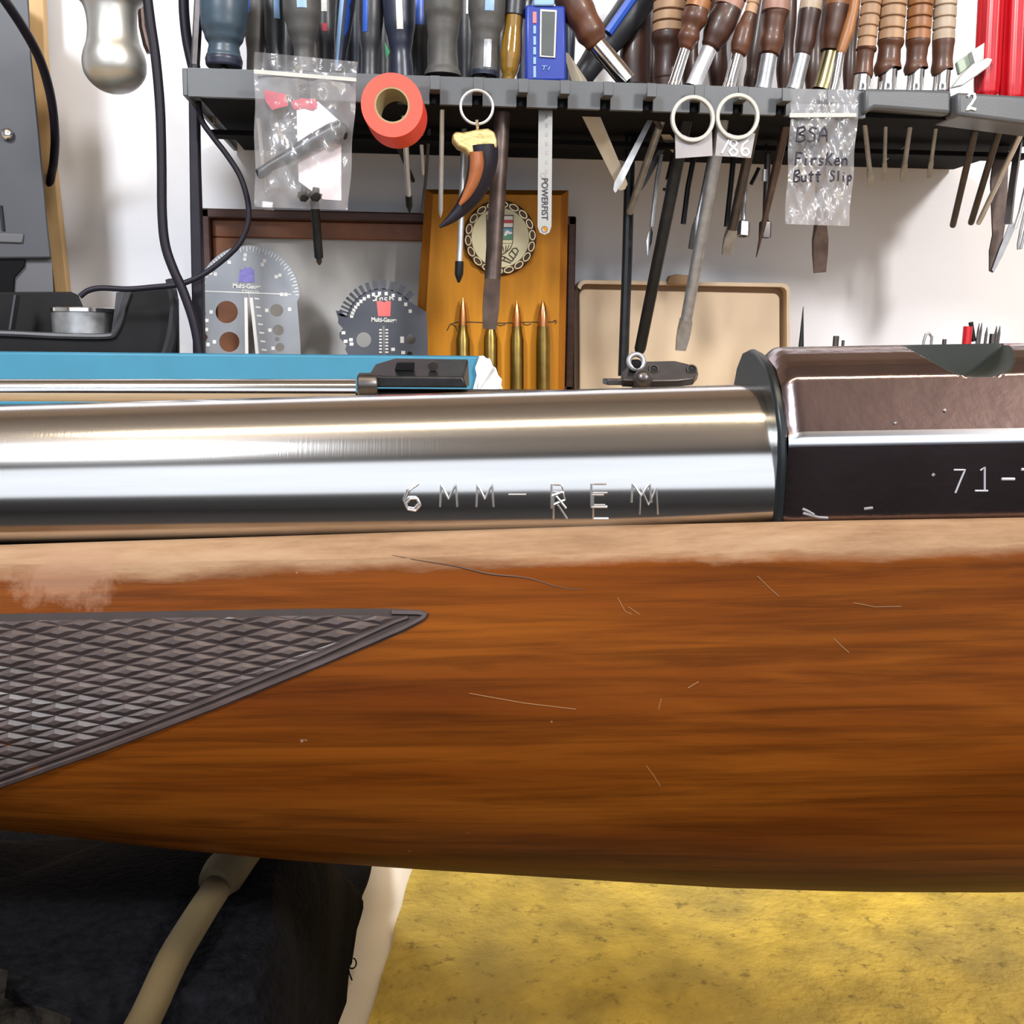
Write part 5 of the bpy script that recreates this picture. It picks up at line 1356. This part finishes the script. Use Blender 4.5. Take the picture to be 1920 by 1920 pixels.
YQ2 = .972
g2 = thing('multi_gauge', 'dark toothed gauge plate with a red emblem beside the plaque', 'gauge', P(715, 735, YQ2))
cx, cy = 716, 609
out2 = []
na = 15
import itertools
ang0 = 192; 
widths = [5.5, 5.5, 6, 6.5, 7, 7.5, 8, 9, 10, 11.5, 12.5, 13.5, 14, 14.5, 15]
a = ang0
R0, R1 = 84, 68
out2 = [(cx+R1*math.cos(rad(ang0+4*k)), cy+R1*math.sin(rad(ang0+4*k))) for k in range(33)]
out2 += [(800, 585), (802, 640), (802, 740), (650, 740), (654, 668), (647, 655), (650, 648), (637, 634), (636, 625), (643, 616), (634, 606), (634, 596), (629, 582), (640, 584)]
gb = drilled('plate', out2, [(682, 637, 14), (770, 636, 9), (768, 664, 5)], YQ2, .0022, M['gaugeblack'], g2, [[(717, 611), (721, 611), (723, 700), (719, 700)]])
for wd in widths:
    if a > 322: break
    mb = MB(); q = [(0, R1-1.5), (wd*.02, R0), (wd*.56, R0), (wd*.58, R1-1.5)]
    mb.prism([P(cx+r*math.cos(rad(a+da)), cy+r*math.sin(rad(a+da)), YQ2) for da, r in q], (0, .0022, 0))
    build('tooth', mb, M['gaugeblack'], gb, smooth=False); a += wd
b = MB()
a = ang0
for k, wd in enumerate(widths):
    if a > 350: break
    aa = rad(a+wd*.75); x = cx+59*math.cos(aa); y = cy+59*math.sin(aa); pr(b, [(x-3, y-3.3), (x+3, y-3.3), (x+3, y+3.3), (x-3, y+3.3)], YQ2-.0004); a += wd
for k in range(8):
    y = 617+k*6; 
    pr(b, [(711, y), (716, y), (716, y+2.6), (711, y+2.6)], YQ2-.0004); pr(b, [(722.5, y), (728, y), (728, y+2.6), (722.5, y+2.6)], YQ2-.0004)
for x, y in ((644, 624), (648, 640), (658, 637), (659, 645), (754, 634), (754, 640), (737, 655), (756, 661)): pr(b, [(x-3.5, y-3), (x+3.5, y-3), (x+3.5, y+3), (x-3.5, y+3)], YQ2-.0004)
build('printed_marks', b, M['print'], g2)
flat([(706, 565), (714, 564), (720, 567), (726, 564), (733, 565), (732, 593), (709, 593)], YQ2-.0004, M['pinkprint'], g2, 'red_emblem')
text('printed_name', 'Multi-Gauge', P(720, 600, YQ2-.0006), V((1, 0, -.02)), U_, pxr(8, YQ2), M['print'], g2, width=pxr(46, YQ2), bold=.03)
b = MB()
for st in ([(702, 556), (712, 555)], [(707, 556), (704, 563)], [(699, 564), (707, 563)], [(712, 563), (713, 559), (717, 558), (717, 563)], [(726, 559), (722, 558), (721, 562), (726, 563)], [(731, 555), (731, 563)], [(731, 560), (735, 558), (738, 563)]):
    b.tube([P(x, y, YQ2-.0003) for x, y in st], .0007, 5)
build('handwritten_word', b, M['print'], g2)

# ------------------------------------------------------------------ left: cabinet, batten, knob, cables, tray
YCb = .955
cb_ = thing('steel_cabinet', 'grey steel cabinet with a screw and recess at the left edge', 'cabinet', P(0, 740, YCb))
edge = [(52, -60), (60, 100), (76, 260), (88, 400), (98, 485), (100, 545), (104, 760)]
outl = [(-330, -60)]+edge[:5]+[(-330, 488)]
build('door', MB().prism([P(x, y, YCb) for x, y in outl], (-.06, .10, 0)), M['cab'], cb_, bevel=.002)
low = setz([P(x, y, YCb+.006) for x, y in [(-330, 488), (97, 486), (100, 545), (104, 780), (-330, 780)]])
build('body', MB().prism(low, (-.06, .094, 0)), M['cab2'], cb_)
build('dark_recess', MB().prism([P(x, y, YCb+.003) for x, y in [(-330, 488), (46, 487), (44, 500), (26, 520), (24, 548), (-330, 560)]], (0, .004, 0)), M['rackdark'], cb_, smooth=False)
build('label_plate', MB().prism([P(x, y, YCb-.002) for x, y in [(-80, 434), (44, 438), (42, 456), (-80, 452)]], (0, .004, 0)), M['cab2'], cb_, bevel=.001)
c = P(13, 251, YCb-.003)
build('screw', MB().sphere(c, pxr(11, .9), 0, 16, (1, .6, 1)), M['chrome'], cb_)
o = build('black_strip', MB().prism([P(x, y, YCb-.002) for x, y in [(-2, 385), (3, 385), (8, 432), (3, 432)]], (0, .003, 0)), M['black'], cb_)
o = build('batten', MB().prism([P(x, y, 1.03) for x, y in [(50, -70), (78, -70), (84, 100), (100, 300), (127, 548), (142, 700), (118, 700), (102, 545), (72, 300), (56, 100)]], (0, .012, 0)), M['batten'], bevel=.001)
tag(o, 'raw pine batten leaning against the wall beside the grey cabinet', 'batten')
t = thing('pear_knob', 'satin metal pear shaped knob hanging at the upper left before the white wall', 'knob', P(216, 176, .90))
pr_ = [(176, 3), (174, 14), (168, 28), (155, 42), (138, 51), (118, 53), (100, 50), (80, 44), (55, 41), (30, 42), (10, 46), (-5, 58), (-50, 75)]
ctr = lambda y: 218-(176-y)*.06 if y > 20 else 208-(20-y)*.05
rs = []; b = MB(); cl = catmull([(ctr(y), y, r) for y, r in pr_], 4)
b.tube([P(x, y, .86) for x, y, r in cl], [pxr(r, .86) for x, y, r in cl], 40); build('body', b, M['pearl'], t, angle=80)
b = MB().tube([P(x, y, .90) for x, y in [(262, -30), (268, 50), (276, 85), (282, 98)]], pxr(7, .9), 10); build('bracket', b, M['brownsteel'], t)
def cable(label, pts, Y, rpx, m=None):
    cl = catmull(pts, 6); Ys = Y if isinstance(Y, (list, tuple)) else None
    b = MB().tube([P(x, y, Y if Ys is None else Ys[0]+(Ys[1]-Ys[0])*i/(len(cl)-1)) for i, (x, y) in enumerate(cl)], pxr(rpx, Y if Ys is None else Ys[0]), 12)
    o = build('cable', b, m or M['black'], angle=60); return tag(o, label, 'cable', 'black cables at the left')
cable('thick black cable curving down over the grey cabinet and batten', [(-10, -25), (10, 2), (45, 55), (75, 112), (95, 180), (103, 250), (101, 300), (96, 330), (86, 390)], [.86, 1.05], 8.5)
cable('short black cable hanging behind the pine batten', [(74, -40), (77, 20), (78, 60), (76, 110)], 1.048, 7.5)
cable('thick black cable hanging from the top and crossing down to the rack post', [(272, -40), (282, 40), (292, 110), (300, 200), (303, 300), (304, 400), (310, 460), (325, 505), (343, 545), (362, 600), (372, 650), (378, 710)], .855, 8.5)
cable('thin black cable looping from the rack across the pale gauge to the tray', [(372, 190), (378, 225), (398, 255), (425, 290), (450, 330), (464, 375), (466, 410), (460, 435), (445, 462), (415, 490), (380, 515), (340, 532), (290, 538), (240, 542), (190, 540), (165, 545), (150, 556)], [.86, .855], 5)
cable('flat black lead rising past the left end of the rack', [(344, -40), (345, 20), (350, 70), (358, 110), (366, 140)], .875, 9)
# black tray
YY = .885
tr = thing('plastic_tray', 'black plastic tray with cut away front at the left behind the blue box', 'tray', P(150, 740, YY+.03))
wl = [(-60, 555), (130, 547), (145, 552), (162, 583), (160, 620), (-60, 622)]
b = MB().prism(setz([P(x, y, YY+.05) for x, y in [(-200, 548), (132, 547), (145, 553), (158, 585), (213, 586), (222, 548), (312, 540), (334, 560), (338, 780), (-200, 780)]]), (0, .004, 0)); build('back_wall', b, M['traybl'], tr, bevel=.001)
fr_px = [(-200, 630), (20, 628), (205, 632), (222, 618), (238, 575), (246, 545), (312, 541), (332, 560), (335, 780), (-200, 780)]
b = MB().prism(setz([P(x, y, YY) for x, y in fr_px]), (0, .004, 0)); build('front_wall', b, M['traybl'], tr, bevel=.001)
cl = catmull([(-60, 624), (20, 626), (110, 630), (200, 631), (216, 622), (226, 600), (234, 570), (242, 548)], 5)
b = MB().tube([P(x, y, YY-.001) for x, y in cl], pxr(6, YY), 8); build('worn_edge', b, M['traygrey'], tr)
b = MB().prism([P(x, y, YY) for x, y in [(218, 548), (246, 545), (238, 580), (220, 620), (208, 628), (214, 586)]], (0, .05, 0)); build('side_rib', b, M['traygrey'], tr)
b = MB().box(tuple(setz([P(-200, 760, YY)])[0]), tuple(V((P(335, 760, YY).x, YY+.054, ZS+.004)))); build('bottom', b, M['traybl'], tr)
b = MB().prism([P(x, y, YY+.02) for x, y in [(26, 553), (30, 553), (20, 618), (16, 618)]], (0, .01, 0)); build('inner_rib', b, M['traygrey'], tr)
b = MB(); cl = catmull([(318, 523), (326, 560), (325, 600), (318, 640), (306, 680), (300, 720)], 5)
b.tube([P(x, y, .873) for x, y in cl], pxr(8, .87), 4); o = build('curved_band', b, M['traygrey'], smooth=False); tag(o, 'grey curved band standing against the right end of the black tray', 'band')
t = thing('steel_tin', 'round bright steel tin standing inside the black tray', 'tin', P(155, 630, YY+.03))
ct_ = P(155, 585, YY+.028); cb2 = V((ct_.x, ct_.y, ZS+.004)); R2 = pxr(52, .91)
build('can', MB().lathe(cb2, ct_, [(0, R2), (.96, R2), (1, R2)], 40), M['dullsteel'], t)
build('lid', MB().lathe(ct_, ct_+V((0, 0, .0035)), [(0, R2*1.05), (.8, R2*1.05), (1, R2*.98)], 40), M['chrome'], t)

# ------------------------------------------------------------------ small things beyond the receiver
def up_to_shelf(x, ytop, Y):
    p = P(x, ytop, Y); return V((p.x, p.y, ZS)), p
t = thing('pencil', 'sharp black pencil point standing behind the receiver', 'pencil', up_to_shelf(1506, 575, .95)[0])
a, c = up_to_shelf(1506, 575, .95); build('pencil', MB().lathe(a, c, [(0, .0032), (.45, .0032), (.5, .003), (1, .0003)], 8), M['blacksteel'], t)
t = thing('marker_pen', 'red capped marker pen standing behind the loading port', 'marker', up_to_shelf(1813, 604, .95)[0])
a, c = up_to_shelf(1813, 612, .95); c = P(1815, 612, .95); build('body', MB().tube([a, c], .0042, 12), M['red'], t)
build('clip', MB().tube([P(1820, 604, .953), P(1826, 640, .953)], .0022, 8), M['blacksteel'], t)
GD = 'drill bits standing in the block behind the receiver'
for lab, x, y, r in (('thin dark drill bit standing closest to the red marker pen', 1836, 606, 1.2), ('thin dark drill bit, second from the red marker pen and tallest', 1841, 605, 1.2), ('dark drill bit standing alone in the middle of the row of bits', 1851, 613, 1.5),
                     ('dark drill bit just right of the short thick grey bit', 1869, 611, 1.5), ('dark drill bit farthest right from the red marker pen', 1875, 611, 1.5)):
    a, c = up_to_shelf(x-8, y, .95); c = P(x, y, .95)
    o = build('drill_bit', MB().lathe(a, c, [(0, .0009*r), (.9, .0009*r), (1, .0003)], 8), M['darksteel']); tag(o, lab, 'drill bit', GD)
for (x, y, r, lab) in ((1568, 630, 3.2, 'short square dark punch end showing over the left of the receiver'), (1581, 638, 1.6, 'tiny dark pin end right of the square punch'), (1862, 626, 3.5, 'short thick grey bit between the thin drill bits'), (1771, 636, 2.2, 'stub of a grey bit left of the red marker pen')):
    a, c = up_to_shelf(x-3, y, .95); c = P(x, y, .95); o = build('punch', MB().lathe(a, c, [(0, .001*r), (1, .0009*r)], 8), M['darksteel']); tag(o, lab, 'punch')
a, c = up_to_shelf(1733, 640, .95)
b = MB().tube([a, P(1732, 640, .95), P(1736, 627, .95), P(1742, 625, .95), P(1747, 632, .95), P(1746, 645, .95), V((P(1746, 645, .95).x, .95, ZS))], .0013, 8)
o = build('wire_clip', b, M['dullsteel']); tag(o, 'bent grey wire clip behind the loading port', 'clip')
